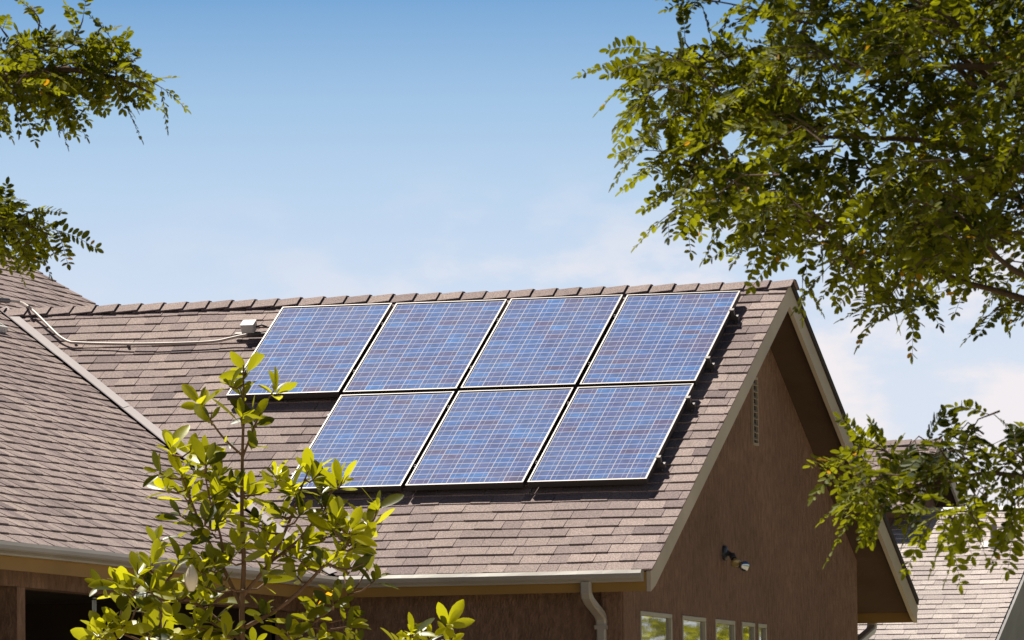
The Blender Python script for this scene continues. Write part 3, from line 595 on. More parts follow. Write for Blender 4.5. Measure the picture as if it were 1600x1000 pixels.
# ------------------------------------------------------------------ neighbouring house behind, to the right
def neighbour():
    pit = R(27.5); cn, sn = math.cos(pit), math.sin(pit); D = 84.0
    top = at(1640, 792, D+2.0)                          # right end of the lower roof's top edge
    # choose the rake so that it passes (1600, 893)
    T = np.array([0, -cn, -sn]); Nn = np.array([0, -sn, cn]); 
    P = on_plane(1600, 892, Nn, top@Nn); x_r = P[0]; O = np.array([x_r, top[1], top[2]])
    root = thing('neighbour_house', 'grey house behind with a bright pale shingle roof and a small brown gable above it', 'house', (x_r-3, top[1]-3, GZ))
    LN = 4.6
    bm, lay = new_bm(); shingles(bm, lay, O, UX, T, Nn, -9.0, 0.0, 0.0, LN, 0.143, (), 9, 0.16, 0.34)
    join_bm([bm], 'lower_roof', M['pale_shingle'], root)
    d = MB(); d.prism([O+T*0-Nn*0.03, O+T*LN-Nn*0.03, O+UX*-9+T*LN-Nn*0.03, O+UX*-9-Nn*0.03], Nn*0.018); d.build('roof_deck', M['deck'], root)
    d = MB(); d.prism([O+UX*0.002-Nn*0.015, O+UX*0.002+T*LN-Nn*0.015, O+UX*0.002+T*LN-Nn*0.26, O+UX*0.002-Nn*0.26], UX*0.04); d.build('rake_board', M['grey_wall'], root)
    wl = MB(); ez = (O+T*LN)[2]
    wl.prism([(x_r-0.02, (O+T*LN)[1]+0.1, ez-0.1), (x_r-0.02, O[1], O[2]-0.28), (x_r-0.02, O[1]+4, O[2]-0.28), (x_r-0.02, O[1]+4, GZ), (x_r-0.02, (O+T*LN)[1]+0.1, GZ)], (-8.8, 0, 0)); wl.build('wall', M['grey_wall'], root)
    # upper gable roof
    D2 = D+3.5
    ap = at(1469, 688, D2); y_e = 1.75
    T1 = np.array([0, -c, -s]); N1 = np.array([0, -s, c]); T2 = np.array([0, c, -s]); N2 = np.array([0, s, c]); LU = 2.0
    bm, lay = new_bm(); shingles(bm, lay, ap, UX, T1, N1, -5.0, 0.012, 0.0, LU, 0.143, (), 12, 0.16, 0.34)
    bm2, lay2 = new_bm(); shingles(bm2, lay2, ap, UX, T2, N2, -5.0, 0.012, 0.0, LU, 0.143, (), 13, 0.16, 0.34)
    bm3, lay3 = new_bm(); rd = random.Random(3); xx = 0.03
    while xx > -5:
        for T_, N_ in ((T1, N1), (T2, N2)):
            f = bm3.faces.new([bm3.verts.new(ap+UX*xx+N_*0.03), bm3.verts.new(ap+UX*xx+T_*0.15+N_*0.03), bm3.verts.new(ap+UX*(xx-0.23)+T_*0.15+N_*0.012), bm3.verts.new(ap+UX*(xx-0.23)+N_*0.012)]); f[lay3] = rd.uniform(0.3, 0.7)
        xx -= 0.21
    join_bm([bm, bm2, bm3], 'upper_roof', M['shingle'], root)
    for T_, N_ in ((T1, N1), (T2, N2)):
        d = MB(); d.prism([ap-UX*0.035+np.array([0, 0, -0.02]), ap-UX*0.035+T_*LU+np.array([0, 0, -0.02]), ap-UX*0.035+T_*LU+np.array([0, 0, -0.19]), ap-UX*0.035+np.array([0, 0, -0.19])], UX*0.035); d.build('upper_rake_board', M['trim'], root)
        d = MB(); d.prism([ap-UX*0.036-N_*0.12, ap-UX*0.036+T_*LU-N_*0.12, ap-UX*5+T_*LU-N_*0.12, ap-UX*5-N_*0.12], N_*0.09); d.build('upper_deck', M['soffit'], root)
    d = MB(); xg = ap[0]-0.35; yb = LU*c-0.1; zb = ap[2]-0.14
    d.prism([(xg, ap[1], zb), (xg, ap[1]-yb, zb-yb*s/c), (xg, ap[1]-yb, GZ), (xg, ap[1]+yb, GZ), (xg, ap[1]+yb, zb-yb*s/c)], (-4.5, 0, 0)); d.build('upper_wall', M['stucco'], root)
    # ridge strip along the top of the lower roof
    d = MB(); d.prism([O+UX*-9+T*-0.02+Nn*0.012, O+UX*0.0+T*-0.02+Nn*0.012, O+UX*0.0+T*0.10+Nn*0.014, O+UX*-9+T*0.10+Nn*0.014], Nn*0.012); d.build('ridge_flashing', M['white'], root)
    # vent pipes with flashing
    for px_, py_, plane_n, plane_o, h, tt in ((1553, 853, Nn, O, 0.28, T), (1378, 786, N1, ap, 0.20, T1)):
        p = on_plane(px_, py_, plane_n, plane_o@np.array(plane_n)); k = 1.0 if px_ > 1500 else 0.8
        b = MB(); b.tube([p-np.array([0, 0, 0.05]), p+np.array([0, 0, h])], 0.045*k, 12); o = b.build('vent_pipe', M['metal'], root, smooth=False)
        b = MB(); b.frame_box(p, UX, tt, plane_n, -0.17*k, 0.17*k, -0.12*k, 0.06*k, 0.013, 0.02); b.lathe(p, (0, 0, 1), [(-0.04, 0.09*k), (0.05, 0.075*k), (0.10, 0.048*k)], 14); b.build('flashing', M['white'], o)
    rebase(root)
neighbour()

# ------------------------------------------------------------------ foliage
OVAL = np.array([(0, 0, 0), (0.20, 0.36, 0.05), (0.52, 0.50, 0.07), (0.82, 0.36, 0.05), (1, 0, 0), (0.82, -0.36, 0.05), (0.52, -0.50, 0.07), (0.20, -0.36, 0.05)])
OVALF = [(0, 1, 2, 3, 4), (0, 4, 5, 6, 7)]
def magleaf():
    xs = [0.0, 0.06, 0.22, 0.42, 0.64, 0.84, 0.96, 1.0]; ws = [0.03, 0.06, 0.30, 0.46, 0.50, 0.36, 0.14, 0.01]; v = []; f = []
    for x_, w_ in zip(xs, ws):
        droop = -0.16*x_*x_
        for sg in (-1, 0, 1): v.append((x_, sg*w_, droop+(0.045 if sg else -0.01)*(w_/0.5)))
    for i in range(len(xs)-1):
        for j in range(2): a = i*3+j; f.append((a, a+1, a+4, a+3))
    return np.array(v), f
MAGV, MAGF = magleaf()
def leaf_mesh(name, mt, parent, base, axis, norm, ln, wd, tint, V, FT, smooth=False, curl=None):
    base, axis, norm = map(np.asarray, (base, axis, norm)); n = len(base)
    axis = axis/np.linalg.norm(axis, axis=1, keepdims=True); side = np.cross(norm, axis); side /= np.linalg.norm(side, axis=1, keepdims=True)+1e-9; nn = np.cross(axis, side)
    ln = np.asarray(ln)[:, None, None]; wd = np.asarray(wd)[:, None, None]
    cz = np.ones((n, 1, 1)) if curl is None else np.asarray(curl)[:, None, None]
    P = base[:, None, :]+axis[:, None, :]*V[None, :, 0:1]*ln+side[:, None, :]*V[None, :, 1:2]*wd+nn[:, None, :]*V[None, :, 2:3]*ln*cz
    m = len(V); off = np.arange(n)[:, None]*m
    faces = []
    for ft in FT: faces.append((off+np.array(ft)[None, :]))
    fl_ = [r for q in zip(*[f_.tolist() for f_ in faces]) for r in q]
    me = bpy.data.meshes.new(name); me.from_pydata(P.reshape(-1, 3).tolist(), [], fl_)
    at_ = me.attributes.new('tint', 'FLOAT', 'FACE'); at_.data.foreach_set('value', np.repeat(np.asarray(tint, dtype=np.float32), len(FT)))
    return link(name, me, mt, parent, smooth)
def unit(n): v = rng.normal(size=(n, 3)); return v/np.linalg.norm(v, axis=1, keepdims=True)

class Spray:
    """collects pinnate leaves (a rachis with paired leaflets) and the twigs that carry them"""
    def __init__(s): s.b = []; s.a = []; s.n = []; s.l = []; s.w = []; s.t = []; s.tw = MB()
    def pinnate(s, base, d, upv, length, size, tint):
        d = nrm(d); side = nrm(np.cross(upv, d)); nn = np.cross(d, side); k = max(4, int(length/(size*0.47)))
        for i in range(k):
            f = (i+0.9)/k; droop = -0.25*length*f*f
            p = base+d*length*f+np.array([0, 0, droop])
            for sg in (-1, 1):
                ax = nrm(side*sg+d*rng.uniform(0.25, 0.6)+np.array([0, 0, rng.uniform(-0.35, 0.1)]))
                s.b.append(p); s.a.append(ax); s.n.append(nrm(nn+0.45*rng.normal(size=3))); sz = size*rng.uniform(0.68, 1.24)*(0.8+0.4*math.sin(math.pi*min(1, f)))
                s.l.append(sz); s.w.append(sz*rng.uniform(0.44, 0.54)); s.t.append(1.0 if rng.random() < 0.006 else min(0.9, max(0, tint+rng.normal()*0.17)))
        p = base+d*length*1.02+np.array([0, 0, -0.25*length]); s.b.append(p); s.a.append(nrm(d+np.array([0, 0, -0.4]))); s.n.append(nn); s.l.append(size); s.w.append(size*0.5); s.t.append(min(0.9, max(0, tint)))
        s.tw.tube([base, base+d*length*0.5+np.array([0, 0, -0.0625*length]), base+d*length+np.array([0, 0, -0.25*length])], [0.0012, 0.0009, 0.0006], 4, False)
    def twig(s, pts, size=0.030, step=0.042, tint=0.4, r0=0.004, llen=(0.07, 0.12)):
        pts = [np.asarray(p, float) for p in pts]; seg = [np.linalg.norm(pts[i+1]-pts[i]) for i in range(len(pts)-1)]; tot = sum(seg)
        s.tw.tube(pts, [r0*(1-0.75*i/(len(pts)-1)) for i in range(len(pts))], 5, False)
        t = rng.uniform(0, step); sg = 1
        while t < tot:
            q = t; i = 0
            while i < len(seg)-1 and q > seg[i]: q -= seg[i]; i += 1
            d = nrm(pts[i+1]-pts[i]); p = pts[i]+d*q
            sd = nrm(np.cross(d, unit(1)[0])); v = nrm(d*rng.uniform(0.3, 0.9)+sd*0.9+np.array([0, 0, rng.uniform(-0.25, 0.35)]))
            upv = nrm(np.array([0, 0, 1.0])+0.5*rng.normal(size=3))
            s.pinnate(p, v, upv, rng.uniform(*llen), size, tint+rng.normal()*0.20)
            t += step*rng.uniform(0.7, 1.3)
        d = nrm(pts[-1]-pts[-2]); s.pinnate(pts[-1], d, nrm(np.array([0, 0, 1.0])+0.4*rng.normal(size=3)), rng.uniform(*llen), size, tint)
def inside(poly, x, y):
    n = len(poly); r = False; j = n-1
    for i in range(n):
        xi, yi = poly[i]; xj, yj = poly[j]
        if (yi > y) != (yj > y) and x < (xj-xi)*(y-yi)/(yj-yi)+xi: r = not r
        j = i
    return r
def fill(sp, poly, n, depth, spread, size, gaps=(), towards=(-1, 0.15), tint=0.4, ln=(0.10, 0.26)):
    xs = [p[0] for p in poly]; ys = [p[1] for p in poly]; k = 0; tries = 0
    while k < n and tries < n*40:
        tries += 1
        x = rng.uniform(min(xs), max(xs)); y = rng.uniform(min(ys), max(ys))
        if not inside(poly, x, y): continue
        if any((x-gx)**2/ga**2+(y-gy)**2/gb**2 < 1 for gx, gy, ga, gb in gaps): continue
        D = depth+rng.normal()*spread; p = at(x, y, D); l_ = rng.uniform(*ln)
        d = rt*towards[0]+up*towards[1]+unit(1)[0]*0.75; d = nrm(d)
        mid = p+np.array([0, 0, 0.02])
        sp.twig([p-d*l_*0.5, mid, p+d*l_*0.5+np.array([0, 0, -0.03])], size, tint=tint+rng.normal()*0.1, r0=0.0028); k += 1

def locust(label, trunk_px, depth, limbs, sprays, fills, outer, size, soff=(0, 0), th=5.2, group='locust trees in the foreground'):
    base = at(*trunk_px, depth); base = np.array([base[0], base[1], GZ])
    root = thing('locust_tree', label, 'tree', base, group)
    tr = MB(); tp = [base, base+np.array([0.05, 0.05, 1.2]), base+np.array([-0.05, 0.1, 2.4]), base+np.array([0.0, 0.0, th])]
    tr.tube(tp, [0.13, 0.105, 0.085, 0.05], 12)
    sp = Spray()
    for pl, ra, h in limbs:
        st = base+np.array([0, 0, h]); pts = [st]+[at(x, y, depth+dz) for x, y, dz in pl]; pts = smooth_path(pts, 4)
        tr.tube(pts, [ra*(1-0.85*i/(len(pts)-1)) for i in range(len(pts))], 8)
    for pl, tint in sprays:
        sp.twig(smooth_path([at(x+soff[0], y+soff[1], depth+dz) for x, y, dz in pl], 3), size, tint=tint)
    for kw in fills: fill(sp, depth=depth+kw.pop('dz', 0), size=size, **kw)
    for cx, cz, ra, rz, n in outer:                      # the rest of the crown beyond the picture, round the trunk
        for _ in range(n):
            q = unit(1)[0]*rng.uniform(0.45, 1)**0.5; p = base+np.array([0, 0, 0])+rt*cx+np.array([q[0]*ra, q[1]*ra, cz+q[2]*rz]); d = nrm(q+unit(1)[0]*0.6)
            sp.twig([p, p+d*0.12, p+d*0.25+np.array([0, 0, -0.04])], size*1.25, step=0.06, tint=0.35, r0=0.003)
    t = tr.build('trunk', M['bark'], root, smooth=True)
    sp.tw.build('twigs', M['bark'], root)
    leaf_mesh('crown', M['locust'], root, sp.b, sp.a, sp.n, sp.l, sp.w, sp.t, OVAL, OVALF)
    rebase(root); return root

# right-hand tree
POLY = [(1185, -40), (1215, 40), (1170, 85), (1110, 95), (1050, 100), (1010, 110), (1010, 150), (1060, 175), (1035, 215), (1100, 235), (1190, 205), (1200, 250), (1150, 275), (1110, 285), (1090, 300), (1140, 312), (1185, 325), (1230, 345), (1285, 380), (1330, 420), (1400, 438), (1470, 428), (1510, 395), (1560, 370), (1660, 370), (1660, -40)]
GAPS = [(1135, 252, 75, 24), (1100, 40, 70, 40), (1395, 105, 42, 26), (1350, 140, 38, 26), (1540, 60, 42, 36), (1545, 120, 40, 28), (1390, 170, 36, 22), (1565, 330, 40, 26), (1270, 190, 24, 16), (1330, 255, 26, 16), (1440, 300, 24, 14), (1590, 230, 30, 18), (1185, 255, 16, 16)]
rt_limbs = [([(1900, 200, 0.1), (1620, 112, 0), (1500, 104, -0.1), (1400, 100, 0), (1300, 102, 0.05)], 0.019, 2.6),
            ([(1900, 560, 0.1), (1640, 480, 0), (1560, 455, 0.05), (1500, 438, 0.1), (1430, 405, 0.1), (1330, 380, 0.1)], 0.015, 1.4),
            ([(1900, 480, -0.2), (1640, 440, -0.2), (1575, 415, -0.2), (1530, 370, -0.2), (1490, 330, -0.1), (1400, 290, 0)], 0.013, 1.5),
            ([(1900, 60, 0), (1600, 90, 0), (1540, 70, 0), (1470, 20, 0), (1380, -20, 0)], 0.014, 2.8),
            ([(1560, 130, 0), (1530, 150, 0), (1516, 100, 0), (1516, 180, 0), (1550, 230, 0)], 0.010, 2.4),
            ([(1900, 300, 0), (1620, 270, 0.1), (1480, 225, 0.1), (1340, 215, 0.1), (1200, 215, 0.1)], 0.018, 2.0),
            ([(1900, 830, -1.2), (1680, 760, -1.4), (1600, 745, -1.5), (1530, 740, -1.5), (1450, 760, -1.5), (1360, 740, -1.5)], 0.011, 1.0)]
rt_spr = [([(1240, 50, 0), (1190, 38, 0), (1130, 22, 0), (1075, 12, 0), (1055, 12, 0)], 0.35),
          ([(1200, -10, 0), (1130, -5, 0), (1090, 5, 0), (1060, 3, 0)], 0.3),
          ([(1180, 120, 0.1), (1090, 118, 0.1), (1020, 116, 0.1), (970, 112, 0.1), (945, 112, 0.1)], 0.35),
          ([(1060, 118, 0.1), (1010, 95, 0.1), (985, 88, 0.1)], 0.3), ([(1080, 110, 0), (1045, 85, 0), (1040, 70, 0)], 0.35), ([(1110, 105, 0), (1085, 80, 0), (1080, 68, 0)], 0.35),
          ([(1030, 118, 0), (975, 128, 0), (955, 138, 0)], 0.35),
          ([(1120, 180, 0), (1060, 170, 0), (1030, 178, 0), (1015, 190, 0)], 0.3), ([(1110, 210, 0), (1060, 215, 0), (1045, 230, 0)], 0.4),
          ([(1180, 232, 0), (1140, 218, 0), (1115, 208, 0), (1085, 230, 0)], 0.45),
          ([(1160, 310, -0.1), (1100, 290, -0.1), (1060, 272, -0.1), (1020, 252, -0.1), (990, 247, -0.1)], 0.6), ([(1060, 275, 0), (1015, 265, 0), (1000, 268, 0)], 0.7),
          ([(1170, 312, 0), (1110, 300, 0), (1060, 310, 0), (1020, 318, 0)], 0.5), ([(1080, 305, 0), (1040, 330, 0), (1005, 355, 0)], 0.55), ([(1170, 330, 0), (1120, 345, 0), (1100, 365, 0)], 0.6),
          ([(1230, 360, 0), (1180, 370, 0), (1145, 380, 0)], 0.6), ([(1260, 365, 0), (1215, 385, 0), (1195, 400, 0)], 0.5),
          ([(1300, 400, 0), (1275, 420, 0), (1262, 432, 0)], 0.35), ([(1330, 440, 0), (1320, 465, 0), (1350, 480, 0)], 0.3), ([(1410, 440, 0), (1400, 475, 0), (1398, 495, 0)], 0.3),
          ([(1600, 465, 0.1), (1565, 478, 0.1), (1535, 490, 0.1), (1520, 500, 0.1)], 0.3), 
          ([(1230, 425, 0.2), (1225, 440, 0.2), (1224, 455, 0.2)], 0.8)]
LOWA = [(1322, 689), (1357, 674), (1374, 709), (1404, 754), (1397, 789), (1362, 804), (1332, 809), (1347, 764), (1334, 724)]
LOWB = [(1400, 715), (1440, 690), (1475, 668), (1530, 668), (1620, 690), (1640, 745), (1560, 715), (1510, 705), (1480, 730), (1440, 760), (1415, 745)]
LOWC = [(1465, 805), (1505, 770), (1560, 755), (1640, 740), (1640, 790), (1560, 815), (1500, 815)]
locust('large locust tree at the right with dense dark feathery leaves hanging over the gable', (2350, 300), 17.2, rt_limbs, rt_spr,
       [dict(poly=POLY, n=180, spread=0.35, gaps=GAPS, tint=0.45), dict(poly=[(1420, -60), (1400, 60), (1440, 200), (1480, 300), (1500, 420), (1700, 430), (1700, -60)], n=60, spread=0.45, gaps=GAPS, tint=0.12, dz=0.4),  # right-hand leaves tinted darker, the crown's own shade put into their colour
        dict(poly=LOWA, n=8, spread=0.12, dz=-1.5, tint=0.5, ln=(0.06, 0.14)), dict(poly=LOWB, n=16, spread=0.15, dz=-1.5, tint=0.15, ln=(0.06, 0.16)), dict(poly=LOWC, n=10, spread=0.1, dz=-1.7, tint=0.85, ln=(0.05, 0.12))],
       [(0.75, 3.6, 1.0, 1.2, 110), (-0.9, 4.6, 1.2, 0.7, 130), (-1.5, 4.9, 0.9, 0.6, 90)], 0.0265, (30, -12))  # high clumps out of view, added to shade the right of the crown
# left-hand tree
LP1 = [(-60, 74), (0, 79), (50, 59), (110, 64), (155, 84), (180, 104), (205, 119), (215, 129), (180, 134), (150, 119), (110, 116), (60, 134), (10, 149), (-60, 164)]
LP2 = [(-60, 305), (-10, 312), (30, 330), (60, 345), (75, 358), (60, 368), (30, 362), (0, 350), (-60, 355)]
locust('locust tree at the left with two leafy branch ends reaching in above the roof', (-900, 300), 20.0,
       [([(-500, 160, 0), (-60, 128, 0), (30, 118, 0), (100, 108, 0), (180, 122, 0), (235, 145, 0)], 0.022, 3.0), ([(-500, 420, 0), (-60, 340, 0), (20, 345, 0), (80, 368, 0)], 0.016, 2.4)],
       [([(150, 110, 0), (210, 130, 0), (245, 150, 0), (262, 160, 0)], 0.65), ([(190, 130, 0), (190, 160, 0), (200, 180, 0)], 0.1), ([(40, 130, 0), (30, 165, 0), (20, 190, 0)], 0.2), ([(60, 90, 0), (70, 55, 0), (55, 35, 0)], 0.5), ([(120, 90, 0), (135, 60, 0), (138, 48, 0)], 0.75), ([(200, 110, 0), (180, 80, 0)], 0.35), ([(20, 80, 0), (5, 60, 0)], 0.4),
        ([(50, 360, 0), (60, 385, 0), (66, 398, 0)], 0.05), ([(60, 362, 0), (85, 380, 0)], 0.7)],
       [dict(poly=LP1, n=46, spread=0.18, tint=0.42, towards=(1, -0.15), ln=(0.08, 0.18)), dict(poly=LP2, n=15, spread=0.12, tint=0.42, towards=(1, -0.2), ln=(0.06, 0.14))],
       [(0.1, 4.2, 1.3, 1.2, 90)], 0.027, (-8, -22))

# ------------------------------------------------------------------ magnolias
def magnolia(label, depth, branches, rosettes, flowers, base_px, size, group):
    b0 = at(*base_px, depth); base = np.array([b0[0], b0[1], GZ])
    root = thing('magnolia_tree', label, 'tree', base, group)
    tr = MB(); nodes = []
    for k, (pl, ra, rb) in enumerate(branches):
        pts = [at(x, y, depth+dz) for x, y, dz in pl]
        if k == 0: pts = [base]+pts
        pts = smooth_path(pts, 4); tr.tube(pts, [ra+(rb-ra)*i/(len(pts)-1) for i in range(len(pts))], 8); nodes += pts
    nodes = np.array(nodes)
    B, A, Nn, Ln, Wd, Ti, Cu = [], [], [], [], [], [], []
    for x, y, n, tint, sc in rosettes:
        n += 1
        dz = rng.normal()*0.10; c0 = at(x, y, depth+dz)
        dd = np.linalg.norm(nodes-c0, axis=1)+np.maximum(0, nodes[:, 2]-c0[2]+0.02)*2; nd = nodes[dd.argmin()]
        gd = nrm((c0-nd)/max(1e-3, np.linalg.norm(c0-nd))*0.7+np.array([0, 0, 0.8])+0.25*rng.normal(size=3))
        tipp = c0-gd*0.02
        if np.linalg.norm(nd-tipp) > 0.02: tr.tube([nd, (nd+tipp)/2-np.array([0, 0, 0.015]), tipp], [0.0055, 0.0045, 0.0035], 6)
        ph = rng.uniform(0, 6.28); a = nrm(np.cross(gd, (0.3, 0.5, 0.81))); bb = np.cross(gd, a)
        for i in range(n):
            an = ph+i*2.399+rng.normal()*0.25; el = 0.25+0.95*(1-(i/max(1, n)))*rng.uniform(0.7, 1.15)
            o = a*math.cos(an)+bb*math.sin(an); ax = nrm(gd*math.cos(el)+o*math.sin(el)+np.array([0, 0, -0.10]))
            nv = nrm(gd*math.sin(el)-o*math.cos(el)+0.30*rng.normal(size=3))
            B.append(c0-gd*0.045*(1-i/n)+o*0.004); A.append(ax); Nn.append(nv); l_ = size*sc*rng.uniform(0.62, 1.2)*(0.65 if i >= n-2 else 1)
            Ln.append(l_); Wd.append(l_*rng.uniform(0.35, 0.46)); Ti.append(1.0 if rng.random() < 0.0012 else min(0.9, max(0, tint+rng.normal()*0.28+(0.12 if i >= n-2 else 0)))); Cu.append(rng.uniform(0.2, 1.6))
        if rng.random() < 0.3: tr.tube([c0-gd*0.02, c0+gd*0.035], [0.004, 0.0012], 6)
    tr.build('trunk', M['mag_bark'], root, smooth=True)
    leaf_mesh('crown', M['magnolia'], root, B, A, Nn, Ln, Wd, Ti, MAGV, MAGF, True, Cu)
    for x, y, hh in flowers:
        p = at(x, y, depth-0.34); fb = MB()
        for k in range(6):
            an = k*1.05; off = 0.006*(k % 2)
            vs = []; 
            for i in range(7):
                f = i/6; r_ = (0.030*math.sin(math.pi*min(1, f*0.86+0.10))+off*0.5); z_ = hh*(f-0.5)
                for j in range(5): q = an+(j-2)*0.30*(1-0.35*f); vs.append(p+np.array([r_*math.cos(q), r_*math.sin(q), z_]))
            fb.add(vs, [(i*5+j, i*5+j+1, (i+1)*5+j+1, (i+1)*5+j) for i in range(6) for j in range(4)])
        fb.build('flower', M['petal'], root, smooth=True)
    rebase(root); return root
BR = [([(382, 1300, 0), (380, 1080, 0), (378, 960, 0), (381, 880, 0), (378, 800, 0), (379, 700, 0), (381, 640, 0), (380, 570, 0)], 0.018, 0.0035),
      ([(379, 712, 0), (350, 685, 0), (328, 655, 0), (312, 625, 0)], 0.006, 0.003), ([(379, 715, 0), (398, 665, 0), (415, 630, 0), (428, 610, 0)], 0.006, 0.003),
      ([(378, 950, 0), (350, 890, 0.05), (318, 830, 0.05), (292, 765, 0.05), (270, 700, 0.05)], 0.011, 0.003), ([(350, 890, 0.05), (345, 840, 0), (330, 790, 0), (320, 740, 0)], 0.007, 0.003),
      ([(380, 930, 0), (420, 880, -0.05), (450, 820, -0.05), (468, 770, -0.05), (482, 735, -0.05)], 0.010, 0.003), ([(420, 880, -0.05), (470, 840, 0), (505, 790, 0), (528, 750, 0)], 0.008, 0.003),
      ([(384, 980, 0), (450, 940, -0.1), (510, 880, -0.1), (550, 840, -0.1), (580, 818, -0.1)], 0.011, 0.003), ([(510, 880, -0.1), (540, 890, -0.1), (570, 880, -0.1)], 0.006, 0.003),
      ([(376, 1000, 0), (330, 960, 0.1), (280, 925, 0.1), (240, 895, 0.1), (215, 880, 0.1)], 0.010, 0.003), ([(280, 925, 0.1), (230, 925, 0.1), (185, 912, 0.1), (160, 905, 0.1)], 0.006, 0.002),
      ([(374, 1100, 0), (300, 1040, 0.1), (240, 1010, 0.1), (180, 985, 0.1), (155, 975, 0.1)], 0.010, 0.003), ([(384, 1100, 0), (430, 1040, 0), (470, 990, 0), (520, 950, 0), (545, 930, 0)], 0.009, 0.003)]
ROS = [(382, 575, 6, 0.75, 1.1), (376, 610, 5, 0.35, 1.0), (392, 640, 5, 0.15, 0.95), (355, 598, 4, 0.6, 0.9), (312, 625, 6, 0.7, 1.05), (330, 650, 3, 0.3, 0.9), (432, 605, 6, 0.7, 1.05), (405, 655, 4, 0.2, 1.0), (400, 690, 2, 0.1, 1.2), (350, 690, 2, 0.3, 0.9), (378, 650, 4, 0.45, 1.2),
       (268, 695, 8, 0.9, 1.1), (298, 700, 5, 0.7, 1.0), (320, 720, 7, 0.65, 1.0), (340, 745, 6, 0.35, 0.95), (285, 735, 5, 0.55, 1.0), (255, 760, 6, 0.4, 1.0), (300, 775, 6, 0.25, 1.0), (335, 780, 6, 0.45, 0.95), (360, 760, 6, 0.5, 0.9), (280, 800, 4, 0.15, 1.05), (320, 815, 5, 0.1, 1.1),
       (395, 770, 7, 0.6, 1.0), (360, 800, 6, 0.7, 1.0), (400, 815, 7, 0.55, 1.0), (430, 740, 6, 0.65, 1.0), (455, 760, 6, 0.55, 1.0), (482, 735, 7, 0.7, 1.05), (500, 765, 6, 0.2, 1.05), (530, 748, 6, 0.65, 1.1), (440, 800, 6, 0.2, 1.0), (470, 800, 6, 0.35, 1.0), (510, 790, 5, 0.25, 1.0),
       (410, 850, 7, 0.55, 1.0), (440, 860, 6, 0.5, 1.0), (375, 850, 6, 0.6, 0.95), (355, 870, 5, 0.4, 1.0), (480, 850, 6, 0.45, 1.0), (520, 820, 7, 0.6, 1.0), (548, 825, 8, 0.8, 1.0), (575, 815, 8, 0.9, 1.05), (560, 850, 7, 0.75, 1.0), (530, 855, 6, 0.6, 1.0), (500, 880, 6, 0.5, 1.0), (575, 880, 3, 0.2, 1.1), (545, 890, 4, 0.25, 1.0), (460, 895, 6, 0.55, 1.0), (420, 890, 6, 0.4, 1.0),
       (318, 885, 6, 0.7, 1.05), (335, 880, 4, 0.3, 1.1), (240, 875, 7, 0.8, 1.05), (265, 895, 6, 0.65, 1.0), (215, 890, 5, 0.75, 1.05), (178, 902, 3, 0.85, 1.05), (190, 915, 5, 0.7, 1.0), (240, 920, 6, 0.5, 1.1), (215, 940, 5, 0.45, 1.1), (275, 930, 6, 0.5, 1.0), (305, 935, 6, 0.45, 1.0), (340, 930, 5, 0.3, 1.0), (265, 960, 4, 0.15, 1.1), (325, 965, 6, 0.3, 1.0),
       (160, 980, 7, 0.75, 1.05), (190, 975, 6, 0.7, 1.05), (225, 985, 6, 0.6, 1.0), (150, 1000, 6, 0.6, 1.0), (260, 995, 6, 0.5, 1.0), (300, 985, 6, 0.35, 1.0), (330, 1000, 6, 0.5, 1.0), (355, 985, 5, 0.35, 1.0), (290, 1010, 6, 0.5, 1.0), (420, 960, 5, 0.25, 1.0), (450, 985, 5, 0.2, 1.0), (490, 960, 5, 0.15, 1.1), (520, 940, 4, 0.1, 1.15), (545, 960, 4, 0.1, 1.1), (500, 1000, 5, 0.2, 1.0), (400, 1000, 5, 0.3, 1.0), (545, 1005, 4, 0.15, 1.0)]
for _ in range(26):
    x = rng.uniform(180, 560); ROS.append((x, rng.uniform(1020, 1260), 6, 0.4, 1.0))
ROS += [(x+rng.normal()*16, y+rng.normal()*14, 5, rng.uniform(0.05, 0.6), 0.95) for x, y, n, t, sc in ROS if y > 700 and rng.random() < 0.95]
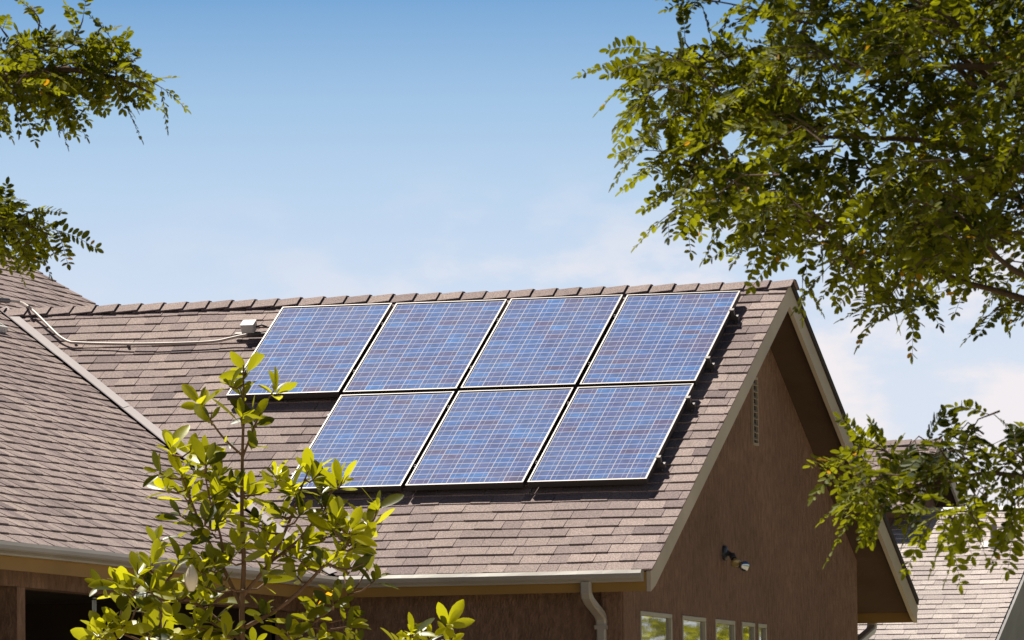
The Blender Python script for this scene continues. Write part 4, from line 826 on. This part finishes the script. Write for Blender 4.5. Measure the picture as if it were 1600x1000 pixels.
magnolia('young magnolia with glossy yellow green leaves standing in front of the roof', 30.0, BR, ROS, [(299, 903, 0.12)], (382, 1800), 0.128, 'magnolias in front of the house')
magnolia('magnolia shoots just topping the bottom of the picture below the garage gutter', 29.0,
         [([(665, 1300, 0), (668, 1100, 0), (665, 1020, 0), (650, 995, 0)], 0.014, 0.003), ([(666, 1060, 0), (690, 1010, 0), (700, 985, 0)], 0.006, 0.003), ([(666, 1080, 0), (640, 1020, 0), (620, 1000, 0)], 0.006, 0.003)],
         [(645, 985, 7, 0.75, 1.05), (700, 975, 8, 0.85, 1.1), (625, 1000, 6, 0.6, 1.0), (672, 995, 6, 0.6, 1.0), (705, 1000, 6, 0.5, 1.0), (650, 1010, 6, 0.5, 1.0), (680, 1030, 6, 0.4, 1.0), (640, 1050, 6, 0.4, 1.0), (690, 1080, 6, 0.4, 1.0), (660, 1130, 6, 0.4, 1.0)], [], (665, 1800), 0.104, 'magnolias in front of the house')

# leafy shrub beside the far corner of the garage: it stands right of the picture and is seen in the window panes
def shrub():
    base = np.array([3.9, 10.5, GZ]); root = thing('tall_shrub', 'tall leafy shrub mirrored in the garage window panes', 'shrub', base)
    tr = MB(); B, A, Nn, Ln, Wd, Ti = [], [], [], [], [], []
    for k in range(9):
        d = np.array([rng.normal()*0.35, rng.normal()*0.5, 1.0]); pts = [base, base+d*1.5, base+d*2.8+np.array([0, 0, 0.2]), base+d*3.6]; tr.tube(pts, [0.04, 0.03, 0.02, 0.006], 7)
    for _ in range(8500):
        q = unit(1)[0]*rng.uniform(0.5, 1); p = base+np.array([q[0]*2.1, q[1]*3.6, 3.4+q[2]*2.5])
        B.append(p); A.append(nrm(q+0.8*rng.normal(size=3))); Nn.append(unit(1)[0]); l_ = rng.uniform(0.10, 0.28); Ln.append(l_); Wd.append(l_*0.3); Ti.append(rng.uniform(0.3, 0.9))
    tr.build('trunk', M['bark'], root, smooth=True); leaf_mesh('crown', M['magnolia'], root, B, A, Nn, Ln, Wd, Ti, OVAL, OVALF); rebase(root)
shrub()
